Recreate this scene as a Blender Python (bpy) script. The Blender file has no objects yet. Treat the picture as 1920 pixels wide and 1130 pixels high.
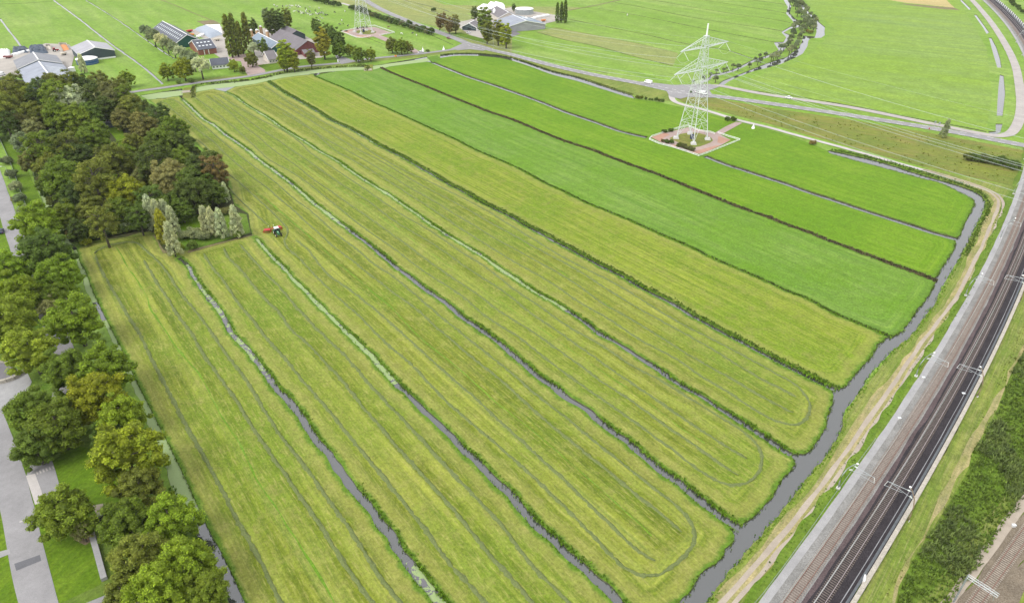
import bpy, bmesh, math, random
import numpy as np
from mathutils import Vector, Matrix
from mathutils.geometry import delaunay_2d_cdt

# ---------------------------------------------------------------- camera, light, exposure
scene = bpy.context.scene
CAM_H = 119.0                       # flying height above the polder, metres
PITCH = math.radians(32.2)
cam_d = bpy.data.cameras.new('camera'); cam = bpy.data.objects.new('camera', cam_d)
scene.collection.objects.link(cam); scene.camera = cam
cam.location = (0, 0, CAM_H); cam.rotation_euler = (math.radians(90) - PITCH, 0, 0)
cam_d.lens = 24.0; cam_d.sensor_width = 36.0; cam_d.clip_start = 1.0; cam_d.clip_end = 12000
SUN_EL, SUN_AZ = math.radians(48), math.radians(-125)     # azimuth from +Y towards +X
world = bpy.data.worlds.new('World'); scene.world = world; world.use_nodes = True
nt = world.node_tree; nt.nodes.clear()
sky = nt.nodes.new('ShaderNodeTexSky'); sky.sky_type = 'NISHITA'; sky.sun_disc = False
sky.sun_elevation = SUN_EL; sky.sun_rotation = SUN_AZ; sky.dust_density = 4.0; sky.air_density = 1.0
hs = nt.nodes.new('ShaderNodeHueSaturation'); hs.inputs['Saturation'].default_value = 0.22
bg = nt.nodes.new('ShaderNodeBackground'); bg.inputs['Strength'].default_value = 0.15
wo = nt.nodes.new('ShaderNodeOutputWorld')
cl = nt.nodes.new('ShaderNodeMixRGB'); cl.inputs[0].default_value = .72; cl.inputs[2].default_value = (7.8, 7.9, 8.1, 1)     # even cloud cover in front of the clear sky
nt.links.new(sky.outputs[0], hs.inputs['Color']); nt.links.new(hs.outputs[0], cl.inputs[1]); nt.links.new(cl.outputs[0], bg.inputs[0]); nt.links.new(bg.outputs[0], wo.inputs[0])
sun_d = bpy.data.lights.new('sun', 'SUN'); sun_d.energy = 1.4; sun_d.angle = math.radians(26); sun_d.color = (1, .965, .90)
sun = bpy.data.objects.new('sun', sun_d); scene.collection.objects.link(sun)
sd = Vector((math.sin(SUN_AZ)*math.cos(SUN_EL), math.cos(SUN_AZ)*math.cos(SUN_EL), math.sin(SUN_EL)))
sun.rotation_euler = sd.to_track_quat('Z', 'Y').to_euler()
scene.view_settings.view_transform = 'Standard'; scene.view_settings.look = 'None'
scene.view_settings.exposure = 0.53; scene.view_settings.gamma = 1.0
scene.view_settings.use_curve_mapping = False

# ---------------------------------------------------------------- helpers
C = scene.collection
rng = np.random.default_rng(7); random.seed(7)
FPX = 1280.0
def at(px, py, z=0.0):
    """point of the place, at height z, that the photograph shows at (px, py)"""
    v = py - 565.0; d = FPX*math.sin(PITCH) + v*math.cos(PITCH); t = (CAM_H - z)/d
    return Vector(((px - 960.0)*t, (FPX*math.cos(PITCH) - v*math.sin(PITCH))*t, z))
def W(pts): return [tuple(at(x, y)[:2]) for x, y in pts]
def mpp(py, z=0.0): return (CAM_H - z)/(FPX*math.sin(PITCH) + (py-565.0)*math.cos(PITCH))
def ext(pts, y=1330, k=3):
    """carry a line on beyond the frame"""
    a, b = pts[-1-k], pts[-1]; s = (b[0]-a[0])/(b[1]-a[1])
    return list(pts) + [(b[0] + s*(y-b[1]), y)]
def P(s):
    """'x,y x,y ...' -> points"""
    return [tuple(float(c) for c in q.split(',')) for q in s.split()]
def spline(pts, step):
    """Catmull-Rom through world points, resampled at about step metres"""
    p = np.array(pts, float)
    if len(p) < 3:
        n = max(2, int(np.linalg.norm(p[-1]-p[0])/step)+1)
        return p[0] + (p[-1]-p[0])*np.linspace(0, 1, n)[:, None]
    q = np.vstack([2*p[0]-p[1], p, 2*p[-1]-p[-2]]); out = []
    for i in range(1, len(q)-2):
        L = np.linalg.norm(q[i+1]-q[i]); n = max(1, int(round(L/step)))
        t = np.linspace(0, 1, n, endpoint=False)[:, None]
        out.append(.5*((2*q[i]) + (-q[i-1]+q[i+1])*t + (2*q[i-1]-5*q[i]+4*q[i+1]-q[i+2])*t*t + (-q[i-1]+3*q[i]-3*q[i+1]+q[i+2])*t**3))
    out.append(p[-1:]); return np.vstack(out)
def straight(pts, step):
    p = np.array(pts, float); out = []
    for a, b in zip(p[:-1], p[1:]):
        n = max(1, int(round(np.linalg.norm(b-a)/step))); out.append(a + (b-a)*np.linspace(0, 1, n, endpoint=False)[:, None])
    out.append(p[-1:]); return np.vstack(out)
def normals2(c):
    d = np.gradient(c, axis=0); d /= np.linalg.norm(d, axis=1)[:, None] + 1e-9
    return np.stack([-d[:, 1], d[:, 0]], 1)
def wobble(n, amp, k=3):
    r = rng.normal(0, 1, n+2*k); ker = np.hanning(2*k+1); ker /= ker.sum()
    return np.convolve(r, ker, 'valid')*amp*1.8
def ribbon_poly(c, w0, w1, jit=0.0, off=0.0):
    n = normals2(c); w = np.linspace(w0, w1, len(c))/2
    a = c + n*(off + w + wobble(len(c), jit))[:, None]; b = c + n*(off - w + wobble(len(c), jit))[:, None]
    return np.vstack([a, b[::-1]])
def in_poly(p, poly):
    x, y = p[:, 0], p[:, 1]; r = np.zeros(len(p), bool)
    x0, y0 = poly.min(0); x1, y1 = poly.max(0)
    idx = np.where((x >= x0) & (x <= x1) & (y >= y0) & (y <= y1))[0]
    if not len(idx): return r
    X, Y = x[idx], y[idx]; rr = np.zeros(len(idx), bool); j = len(poly)-1
    for i in range(len(poly)):
        xi, yi = poly[i]; xj, yj = poly[j]
        if yi != yj:
            c = ((yi > Y) != (yj > Y)) & (X < (xj-xi)*(Y-yi)/(yj-yi) + xi); rr ^= c
        j = i
    r[idx] = rr; return r
def seg_dist(p, poly, closed=True):
    a = poly; b = np.roll(poly, -1, 0)
    if not closed: a, b = a[:-1], b[:-1]
    best = np.full(len(p), 1e9)
    ab = b-a; L2 = (ab**2).sum(1)+1e-9
    for i in range(len(a)):
        t = np.clip(((p-a[i])@ab[i])/L2[i], 0, 1); d = np.hypot(*(p-a[i]-t[:, None]*ab[i]).T)
        best = np.minimum(best, d)
    return best
def link(o, parent=None):
    C.objects.link(o)
    if parent is not None: o.parent = parent
    return o
def np_mesh(name, verts, faces, nper, smooth=False):
    """faces: int array (m, nper)"""
    me = bpy.data.meshes.new(name); nv, nf = len(verts), len(faces)
    me.vertices.add(nv); me.vertices.foreach_set('co', np.asarray(verts, np.float32).ravel())
    me.loops.add(nf*nper); me.loops.foreach_set('vertex_index', np.asarray(faces, np.int32).ravel())
    me.polygons.add(nf); me.polygons.foreach_set('loop_start', np.arange(0, nf*nper, nper, dtype=np.int32))
    me.polygons.foreach_set('loop_total', np.full(nf, nper, np.int32))
    if smooth: me.polygons.foreach_set('use_smooth', np.ones(nf, bool))
    me.update(calc_edges=True); return me
def tag(o, label=None, cat=None, group=None, kind=None):
    if label: o['label'] = label
    if cat: o['category'] = cat
    if group: o['group'] = group
    if kind: o['kind'] = kind
    return o
def obj(name, me, mat=None, parent=None, kind=None):
    o = bpy.data.objects.new(name, me)
    if mat is not None:
        me.materials.clear(); me.materials.append(mat)
    link(o, parent)
    if kind: o['kind'] = kind
    return o
def thing(name, label, cat, loc=(0, 0, 0), rz=0.0, group=None):
    o = bpy.data.objects.new(name, None); o.empty_display_size = 1; o.location = loc; o.rotation_euler = (0, 0, rz)
    link(o); return tag(o, label, cat, group)
def copy_tree(o, parent=None):
    c = o.copy(); C.objects.link(c); c.parent = parent
    for ch in o.children: copy_tree(ch, c)
    return c

class MB:
    """collects shapes and links them as ONE mesh object"""
    def __init__(s): s.v = []; s.f = []
    def add(s, vs, fs):
        k = len(s.v); s.v += [tuple(v) for v in vs]; s.f += [tuple(i+k for i in f) for f in fs]; return s
    def box(s, c, size, rz=0, taper=1.0):
        x, y, z = [d/2 for d in size]; ca, sa = math.cos(rz), math.sin(rz); vs = []
        for dz, k in ((-z, 1), (z, taper)):
            for dx, dy in ((-x, -y), (x, -y), (x, y), (-x, y)):
                a, b = dx*k, dy*k; vs.append((c[0]+a*ca-b*sa, c[1]+a*sa+b*ca, c[2]+dz))
        return s.add(vs, [(3, 2, 1, 0), (4, 5, 6, 7), (0, 1, 5, 4), (1, 2, 6, 5), (2, 3, 7, 6), (3, 0, 4, 7)])
    def tube(s, path, r, n=6, cap=True):
        path = [Vector(p) for p in path]; rs = r if isinstance(r, (list, tuple)) else [r]*len(path); vs = []
        for i, p in enumerate(path):
            d = (path[min(i+1, len(path)-1)] - path[max(i-1, 0)]).normalized()
            a = d.cross(Vector((0, 0, 1)));
            if a.length < .05: a = d.cross(Vector((1, 0, 0)))
            a.normalize(); b = d.cross(a)
            for k in range(n):
                t = 2*math.pi*k/n; vs.append(p + a*math.cos(t)*rs[i] + b*math.sin(t)*rs[i])
        fs = [(i*n+k, i*n+(k+1) % n, (i+1)*n+(k+1) % n, (i+1)*n+k) for i in range(len(path)-1) for k in range(n)]
        if cap: fs += [tuple(range(n-1, -1, -1)), tuple(range((len(path)-1)*n, len(path)*n))]
        return s.add(vs, fs)
    def lathe(s, c, prof, n=16, sx=1, sy=1):
        vs = []; m = len(prof)
        for r, z in prof:
            for k in range(n):
                t = 2*math.pi*k/n; vs.append((c[0]+r*math.cos(t)*sx, c[1]+r*math.sin(t)*sy, c[2]+z))
        fs = [(i*n+k, i*n+(k+1) % n, (i+1)*n+(k+1) % n, (i+1)*n+k) for i in range(m-1) for k in range(n)]
        fs += [tuple(range(n-1, -1, -1)), tuple(range((m-1)*n, m*n))]
        return s.add(vs, fs)
    def wheel(s, c, r, w, n=14, axis='x', rz=0):
        vs = []; ca, sa = math.cos(rz), math.sin(rz)
        for d, k in ((-w/2, .85), (-w/2*.8, 1), (w/2*.8, 1), (w/2, .85)):
            for i in range(n):
                t = 2*math.pi*i/n; q = (d, r*k*math.cos(t)) if axis == 'x' else (r*k*math.cos(t), d)
                vs.append((c[0]+q[0]*ca-q[1]*sa, c[1]+q[0]*sa+q[1]*ca, c[2]+r*k*math.sin(t)))
        fs = [(i*n+k, i*n+(k+1) % n, (i+1)*n+(k+1) % n, (i+1)*n+k) for i in range(3) for k in range(n)]
        fs += [tuple(range(n-1, -1, -1)), tuple(range(3*n, 4*n))]
        return s.add(vs, fs)
    def prism(s, prof, y0, y1, axis='y'):
        """closed profile of (a, z) pairs extruded along the other ground axis"""
        n = len(prof); g = (lambda a, y, z: (a, y, z)) if axis == 'y' else (lambda a, y, z: (y, a, z))
        vs = [g(a, y0, z) for a, z in prof] + [g(a, y1, z) for a, z in prof]
        return s.add(vs, [tuple(range(n)), tuple(range(2*n-1, n-1, -1))] + [(i, n+i, n+(i+1) % n, (i+1) % n) for i in range(n)])
    def build(s, name, mat, parent=None, kind=None, smooth=False, bevel=0):
        me = bpy.data.meshes.new(name); me.from_pydata(s.v, [], s.f)
        bm = bmesh.new(); bm.from_mesh(me); bmesh.ops.recalc_face_normals(bm, faces=bm.faces)
        if bevel: bmesh.ops.bevel(bm, geom=list(bm.edges), offset=bevel, segments=1, affect='EDGES')
        bm.to_mesh(me); bm.free()
        if smooth: me.polygons.foreach_set('use_smooth', [True]*len(me.polygons))
        return obj(name, me, mat, parent, kind)
# ---------------------------------------------------------------- materials
class NT:
    def __init__(s, name):
        s.m = bpy.data.materials.new(name); s.m.use_nodes = True; s.t = s.m.node_tree; s.t.nodes.clear()
        s.out = s.t.nodes.new('ShaderNodeOutputMaterial'); s.b = s.t.nodes.new('ShaderNodeBsdfPrincipled')
        s.l(s.b.outputs[0], s.out.inputs[0])
    def l(s, a, b): s.t.links.new(a, b)
    def n(s, kind, **kw):
        nd = s.t.nodes.new('ShaderNode'+kind)
        for k, v in kw.items():
            if k in nd.inputs.keys(): nd.inputs[k].default_value = v
            else: setattr(nd, k, v)
        return nd
    def pos(s): return s.n('NewGeometry').outputs['Position']
    def noise(s, scale, detail=3, rough=.55, vec=None, dist=0.0):
        nd = s.n('TexNoise', Scale=scale, Detail=detail, Roughness=rough, Distortion=dist)
        s.l(vec if vec is not None else s.pos(), nd.inputs['Vector']); return nd.outputs[0]
    def mapped(s, scale, rz=0.0, vec=None):
        mp = s.n('Mapping', vector_type='TEXTURE' if False else 'POINT')
        mp.inputs['Rotation'].default_value = (0, 0, rz)
        v = s.n('VectorMath', operation='MULTIPLY'); v.inputs[1].default_value = scale
        s.l(vec if vec is not None else s.pos(), mp.inputs['Vector']); s.l(mp.outputs[0], v.inputs[0]); return v.outputs[0]
    def ramp(s, fac, stops, interp='LINEAR'):
        r = s.n('ValToRGB'); cr = r.color_ramp; cr.interpolation = interp
        while len(cr.elements) < len(stops): cr.elements.new(.5)
        for e, (p, c) in zip(cr.elements, stops):
            e.position = p; e.color = (c, c, c, 1) if isinstance(c, (int, float)) else (*c, 1)
        s.l(fac, r.inputs[0]); return r.outputs[0]
    def mix(s, fac, a, b, mode='MIX'):
        m = s.n('MixRGB', blend_type=mode)
        for v, i in ((fac, 0), (a, 1), (b, 2)):
            if isinstance(v, (int, float)): m.inputs[i].default_value = v if i == 0 else (v, v, v, 1)
            elif isinstance(v, tuple): m.inputs[i].default_value = (*v, 1)
            else: s.l(v, m.inputs[i])
        return m.outputs[0]
    def math(s, op, a, b=0.0, clamp=False):
        m = s.n('Math', operation=op, use_clamp=clamp)
        for v, i in ((a, 0), (b, 1)):
            if isinstance(v, (int, float)): m.inputs[i].default_value = v
            else: s.l(v, m.inputs[i])
        return m.outputs[0]
    def bump(s, h, strength=.5, dist=.1):
        b = s.n('Bump', Strength=strength, Distance=dist); s.l(h, b.inputs['Height']); s.l(b.outputs[0], s.b.inputs['Normal'])
    def col(s, c):
        if isinstance(c, tuple): s.b.inputs['Base Color'].default_value = (*c, 1)
        else: s.l(c, s.b.inputs['Base Color'])
    def fin(s, rough=.8, spec=.3, metal=0.0):
        s.b.inputs['Roughness'].default_value = rough; s.b.inputs['Specular IOR Level'].default_value = spec
        s.b.inputs['Metallic'].default_value = metal; return s.m
TH = math.radians(37.8)      # the ditches run 37.8 degrees left of the view direction
M = {}
def simple(name, c, rough=.7, var=.18, scale=1.2, spec=.3, metal=0.0, fine=None):
    t = NT(name); n = t.noise(scale, 4, .6)
    k = t.ramp(n, [(.3, 1-var), (.7, 1+var)])
    cc = t.mix(1.0, c, k, 'MULTIPLY')
    if fine:
        n2 = t.noise(fine, 2, .5); cc = t.mix(1.0, cc, t.ramp(n2, [(.3, .75), (.7, 1.25)]), 'MULTIPLY')
    t.col(cc); M[name] = t.fin(rough, spec, metal); return M[name]
def grass(name, a, b, c, streak=.5, rz=None, sc=(.6, .012, 1), patch=.03, fine=1.4, straw=None, edge=False, bump=.5):
    """three tones of sward: a main, b streaks, c patches"""
    t = NT(name)
    if rz is None: rz = -TH
    def scaled(v, k): m = t.n('VectorMath', operation='MULTIPLY'); m.inputs[1].default_value = k; t.l(v, m.inputs[0]); return m.outputs[0]
    vw = t.mapped((1, 1, 1), rz)
    s1 = t.noise(1.0, 4, .6, scaled(vw, sc)); s3 = t.noise(1.0, 3, .6, scaled(vw, (sc[0]*2.6, sc[1]*2, 1)))
    if edge:      # near the ditches the swaths follow the outline of the field: distance to its edge replaces the cross axis
        at_ = t.n('Attribute', attribute_name='edge'); sp = t.n('SeparateXYZ'); t.l(vw, sp.inputs[0])
        cb = t.n('CombineXYZ'); t.l(at_.outputs['Fac'], cb.inputs[0]); t.l(sp.outputs[1], cb.inputs[1]); ve = cb.outputs[0]
        k = t.ramp(t.math('DIVIDE', at_.outputs['Fac'], 16), [(.35, 0), (.75, 1)])
        s1 = t.mix(k, t.noise(1.0, 4, .6, scaled(ve, sc)), s1); s3 = t.mix(k, t.noise(1.0, 3, .6, scaled(ve, (sc[0]*2.6, sc[1]*2, 1))), s3)
    s2 = t.noise(1.0, 4, .7, scaled(vw, (1.9, .22, 1) if edge else (sc[0]*6, sc[1]*6, 1)))
    pt = t.noise(patch, 4, .6); fn = t.noise(fine, 4, .8); fn2 = t.noise(fine*.22, 4, .65)
    col = t.mix(t.ramp(s1, [(.44, 0), (.58, 1)]), a, b)
    col = t.mix(1.0, col, t.ramp(s3, [(.36, (1-.34*streak, 1-.24*streak, 1-.2*streak)), (.5, 1.0), (.64, (1+.30*streak, 1+.24*streak, 1+.25*streak))]), 'MULTIPLY')
    col = t.mix(t.math('MULTIPLY', t.ramp(pt, [(.42, 0), (.62, 1)]), .68), col, c)
    if straw and edge: col = t.mix(t.math('MULTIPLY', t.ramp(t.noise(.16, 5, .75), [(.52, 0), (.66, 1)]), .5), col, tuple(q*.85 for q in straw))
    col = t.mix(t.math('MULTIPLY', t.ramp(s2, [(.50, 0), (.72, 1)]), streak), col, b if not straw else straw)
    if edge:
        e = t.math('ADD', at_.outputs['Fac'], t.math('MULTIPLY', t.math('SUBTRACT', fn2, .5), 3.0))
        if straw: col = t.mix(t.math('MULTIPLY', t.ramp(t.math('DIVIDE', e, 10), [(.0, 0), (.10, .55), (.32, .5), (.45, 0)]), .7), col, straw)
        col = t.mix(t.ramp(t.math('DIVIDE', e, 3), [(.15, .85), (.45, 0)]), col, (.085, .175, .014))
    col = t.mix(1.0, col, t.ramp(fn2, [(.32, .86), (.70, 1.14)]), 'MULTIPLY')
    col = t.mix(1.0, col, t.ramp(fn, [(.30, .66), (.70, 1.34)]), 'MULTIPLY')
    t.col(col); t.bump(t.math('ADD', fn, s2), bump, .25)
    M[name] = t.fin(.85, .15); return M[name]
MOWN = ((.125, .158, .014), (.222, .252, .042), (.112, .188, .014))
grass('mown_grass', *MOWN, streak=.9, straw=(.29, .28, .080), edge=True, sc=(.24, .003, 1), patch=.02)
grass('mown_green', (.138, .198, .012), (.205, .248, .030), (.118, .198, .010), streak=.7, straw=(.26, .26, .07), edge=True, sc=(.5, .006, 1))
grass('lush_grass', (.108, .205, .022), (.140, .230, .038), (.100, .208, .008), streak=.5, edge=True, sc=(.25, .012, 1))
grass('bright_grass', (.112, .215, .006), (.138, .235, .014), (.088, .190, .005), streak=.35, edge=True, sc=(.3, .010, 1))
grass('far_grass', (.158, .262, .034), (.195, .285, .058), (.135, .245, .020), streak=.4, rz=-TH, sc=(.05, .006, 1), patch=.008, fine=.5)
grass('east_grass', (.185, .275, .045), (.170, .255, .058), (.165, .270, .018), streak=.5, rz=math.radians(-58), sc=(.06, .004, 1), patch=.006, fine=.5)
grass('lawn', (.092, .165, .006), (.110, .180, .010), (.075, .140, .006), streak=.4, rz=.35, sc=(.5, .05, 1), patch=.06)
grass('park_grass', (.100, .170, .018), (.080, .150, .012), (.120, .160, .030), streak=.4, rz=.35, sc=(.3, .05, 1), patch=.08)
grass('verge_grass', (.150, .200, .030), (.190, .215, .050), (.105, .165, .020), streak=.6, rz=math.radians(41), sc=(.5, .02, 1), patch=.06, straw=(.30, .27, .12))
grass('verge_lush', (.098, .170, .014), (.125, .190, .024), (.080, .135, .012), streak=.4, rz=math.radians(41), sc=(.5, .04, 1), patch=.1)
grass('uncut_grass', (.125, .235, .016), (.15, .25, .03), (.09, .19, .012), streak=.4, sc=(1, .1, 1))
grass('dry_grass', (.270, .240, .100), (.330, .280, .140), (.180, .200, .050), streak=.6, rz=math.radians(41), sc=(.5, .04, 1), patch=.12, fine=2)
grass('rough_meadow', (.150, .180, .025), (.180, .170, .040), (.095, .150, .020), streak=.6, rz=math.radians(-57), sc=(.35, .02, 1), patch=.04, straw=(.24, .22, .07))
grass('olive_field', (.200, .230, .060), (.240, .250, .080), (.190, .235, .070), streak=.6, rz=-math.radians(55), sc=(.12, .006, 1), patch=.01, fine=.5)
grass('stubble', (.420, .330, .140), (.360, .300, .120), (.430, .350, .160), streak=.6, rz=math.radians(80), sc=(.4, .01, 1), patch=.02)
grass('wood_floor', (.045, .055, .018), (.060, .055, .025), (.035, .050, .012), streak=.3, rz=0, sc=(.3, .3, 1), patch=.1)
grass('bare_soil', (.200, .150, .095), (.170, .140, .070), (.140, .150, .050), streak=.6, rz=0, sc=(.3, .3, 1), patch=.1)
def hay():
    t = NT('cut_grass'); n = t.noise(2.6, 5, .9); n2 = t.noise(.12, 3, .6)
    c = t.ramp(n, [(.34, (.078, .112, .030)), (.50, (.140, .180, .055)), (.64, (.210, .245, .088))])
    c = t.mix(t.math('MULTIPLY', n2, .5), c, (.19, .21, .10)); t.col(c); t.bump(n, .9, .3); M['cut_grass'] = t.fin(.9, .1)
hay()
def road(name, c, crack=True):
    t = NT(name); n = t.noise(.12, 5, .6); f = t.noise(6, 2, .5); k = t.ramp(n, [(.3, .88), (.7, 1.12)])
    v = t.noise(.6, 4, .7)
    cc = t.mix(1.0, c, k, 'MULTIPLY'); cc = t.mix(1.0, cc, t.ramp(v, [(.35, .92), (.7, 1.06)]), 'MULTIPLY')
    cc = t.mix(1.0, cc, t.ramp(f, [(.3, .9), (.7, 1.1)]), 'MULTIPLY'); t.col(cc); t.bump(f, .2, .02); M[name] = t.fin(.85, .2)
road('asphalt', (.255, .247, .250)); road('asphalt_dark', (.17, .16, .17)); road('concrete', (.43, .40, .38)); road('track_gravel', (.34, .29, .235))
road('paving', (.30, .295, .295)); road('yard_concrete', (.36, .33, .295)); road('service_road', (.36, .33, .31)); road('mud', (.10, .085, .06))
road('brick_paving', (.34, .26, .235)); road('red_paving', (.37, .215, .155)); road('white_concrete', (.50, .49, .47)); road('grey_gravel', (.235, .235, .245))
road('asphalt_repair', (.13, .13, .14))
def ballast(name, c, dark):
    t = NT(name); n = t.noise(3.5, 3, .8); v = t.n('TexVoronoi', Scale=2.6); t.l(t.pos(), v.inputs['Vector'])
    n3 = t.noise(.25, 4, .6)
    cc = t.mix(t.ramp(n, [(.35, 0), (.65, 1)]), dark, c); cc = t.mix(1.0, cc, t.ramp(n3, [(.3, .8), (.7, 1.2)]), 'MULTIPLY')
    t.col(cc); t.bump(v.outputs[0], .9, .12); M[name] = t.fin(.9, .2)
ballast('ballast', (.26, .255, .245), (.15, .145, .135)); ballast('ballast_brown', (.24, .205, .17), (.13, .10, .085)); ballast('ballast_black', (.042, .036, .040), (.020, .017, .020))
ballast('ballast_rusty', (.115, .085, .085), (.055, .040, .042)); ballast('ballast_tan', (.215, .180, .135), (.11, .085, .06))
def water(name, c, rough):
    t = NT(name); n = t.noise(.9, 3, .6); t.col(c); t.bump(n, .06, .02); t.b.inputs['IOR'].default_value = 2.15
    M[name] = t.fin(rough, .5)
water('water', (.044, .046, .044), .04)
def duck():
    t = NT('duckweed'); oi = t.n('ObjectInfo'); n = t.noise(.28, 6, .72, dist=1.2); f = t.noise(2.5, 3, .6)
    dens = t.n('SeparateColor'); t.l(oi.outputs['Color'], dens.inputs[0])
    e = t.math('GREATER_THAN', t.math('ADD', n, dens.outputs[0]), 1.0)
    green = t.mix(f, (.20, .28, .09), (.27, .35, .15)); c = t.mix(e, (.105, .100, .108), green)
    t.col(c); r = t.mix(e, .10, .85); t.l(r, t.b.inputs['Roughness']); M['duckweed'] = t.m; t.b.inputs['IOR'].default_value = 1.7
duck()
def leaf(name, transl=.25, spread=.35):
    t = NT(name); oi = t.n('ObjectInfo'); a = t.n('Attribute', attribute_name='rnd'); n = t.noise(.35, 3, .6)
    k = t.ramp(a.outputs['Fac'], [(0, 1-spread), (.5, 1.1), (1, 1+spread*1.7)])
    c = t.mix(1.0, oi.outputs['Color'], k, 'MULTIPLY'); c = t.mix(1.0, c, t.ramp(n, [(.3, (.82, .86, .9)), (.7, (1.22, 1.16, 1.0))]), 'MULTIPLY')
    t.col(c); t.b.inputs['Roughness'].default_value = .65; t.b.inputs['Specular IOR Level'].default_value = .25
    tr = t.n('BsdfTranslucent'); t.l(c, tr.inputs[0]); mx = t.n('MixShader'); mx.inputs[0].default_value = transl
    t.l(t.b.outputs[0], mx.inputs[1]); t.l(tr.outputs[0], mx.inputs[2]); t.l(mx.outputs[0], t.out.inputs[0]); M[name] = t.m
leaf('leaves', .36, .4); leaf('tufts', .3, .4)
simple('bark', (.10, .085, .07), .9, .3, 3); simple('bank_earth', (.085, .095, .040), .95, .5, .8)
simple('steel_pale', (.60, .63, .63), .5, .06, 1, .4); simple('galvanised', (.33, .36, .37), .45, .1, 1, .5, .4); simple('white_paint', (.80, .80, .79), .5, .05, 1)
simple('rail_steel', (.45, .42, .44), .35, .15, 3, .5, .6); simple('rust_rail', (.22, .13, .10), .7, .25, 3)
simple('sleeper_concrete', (.28, .24, .20), .9, .25, 2); simple('sleeper_dark', (.115, .095, .085), .9, .3, 2); simple('sleeper_brown', (.235, .200, .175), .9, .2, 2)
simple('wall_concrete', (.36, .33, .28), .85, .15, .8, fine=4); simple('glass_dark', (.03, .035, .04), .1, .1, 1, .6); simple('rubber', (.02, .02, .02), .8)
simple('barrier_dark', (.10, .11, .12), .7)
simple('mast_brown', (.23, .17, .11), .7)
simple('insulator', (.55, .58, .56), .3, .05); simple('wire', (.42, .46, .44), .5, .02)
for k, c in dict(slate=(.075, .082, .105), grey_roof=(.27, .275, .30), light_roof=(.33, .355, .42), silver_roof=(.44, .43, .47), blue_grey=(.19, .24, .30), brown_roof=(.15, .135, .145), tile_roof=(.16, .145, .15), teal_wall=(.02, .09, .07), dark_wall=(.045, .07, .08), brick=(.26, .10, .075), cream=(.55, .50, .44), tarp=(.30, .34, .40), black_tyre=(.035, .045, .065), skylight=(.62, .66, .68), red=(.42, .03, .03), orange=(.60, .22, .05), tractor_green=(.03, .12, .05), blue_tank=(.02, .08, .22), car_blue=(.03, .04, .09), black=(.02, .02, .022), cow_white=(.7, .68, .66), skin=(.5, .33, .25), silo_buff=(.50, .33, .20), green_light=(.4, .65, .4), tyre_heap=(.05, .07, .10), maroon=(.18, .06, .06), beige=(.52, .47, .38)).items():
    simple(k, c, .6 if 'roof' in k else .5, .12, .5)
def ribbed(name, c, rz, pitch=1.0):
    """profiled sheet: fine ribs down the slope as relief, with the grooves darker in the colour too"""
    t = NT(name); tc = t.n('TexCoord'); sp = t.n('SeparateXYZ'); t.l(tc.outputs['Object'], sp.inputs[0])
    w = t.math('SINE', t.math('MULTIPLY', sp.outputs[0], 6.283/pitch)); n = t.noise(.15, 4, .6)
    k = t.ramp(n, [(.3, .85), (.7, 1.15)]); cc = t.mix(1.0, c, k, 'MULTIPLY')
    cc = t.mix(1.0, cc, t.ramp(w, [(.0, .93), (.8, 1.04)]), 'MULTIPLY'); t.col(cc); t.bump(w, .5, .08); M[name] = t.fin(.55, .35)
for k, c in dict(slate=(.075, .082, .105), grey_roof=(.20, .205, .225), light_roof=(.25, .27, .32), silver_roof=(.33, .325, .355), blue_grey=(.19, .24, .30), brown_roof=(.15, .135, .145), tile_roof=(.16, .145, .15), dark_wall=(.045, .07, .08)).items():
    ribbed(k, c, 0)
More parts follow.
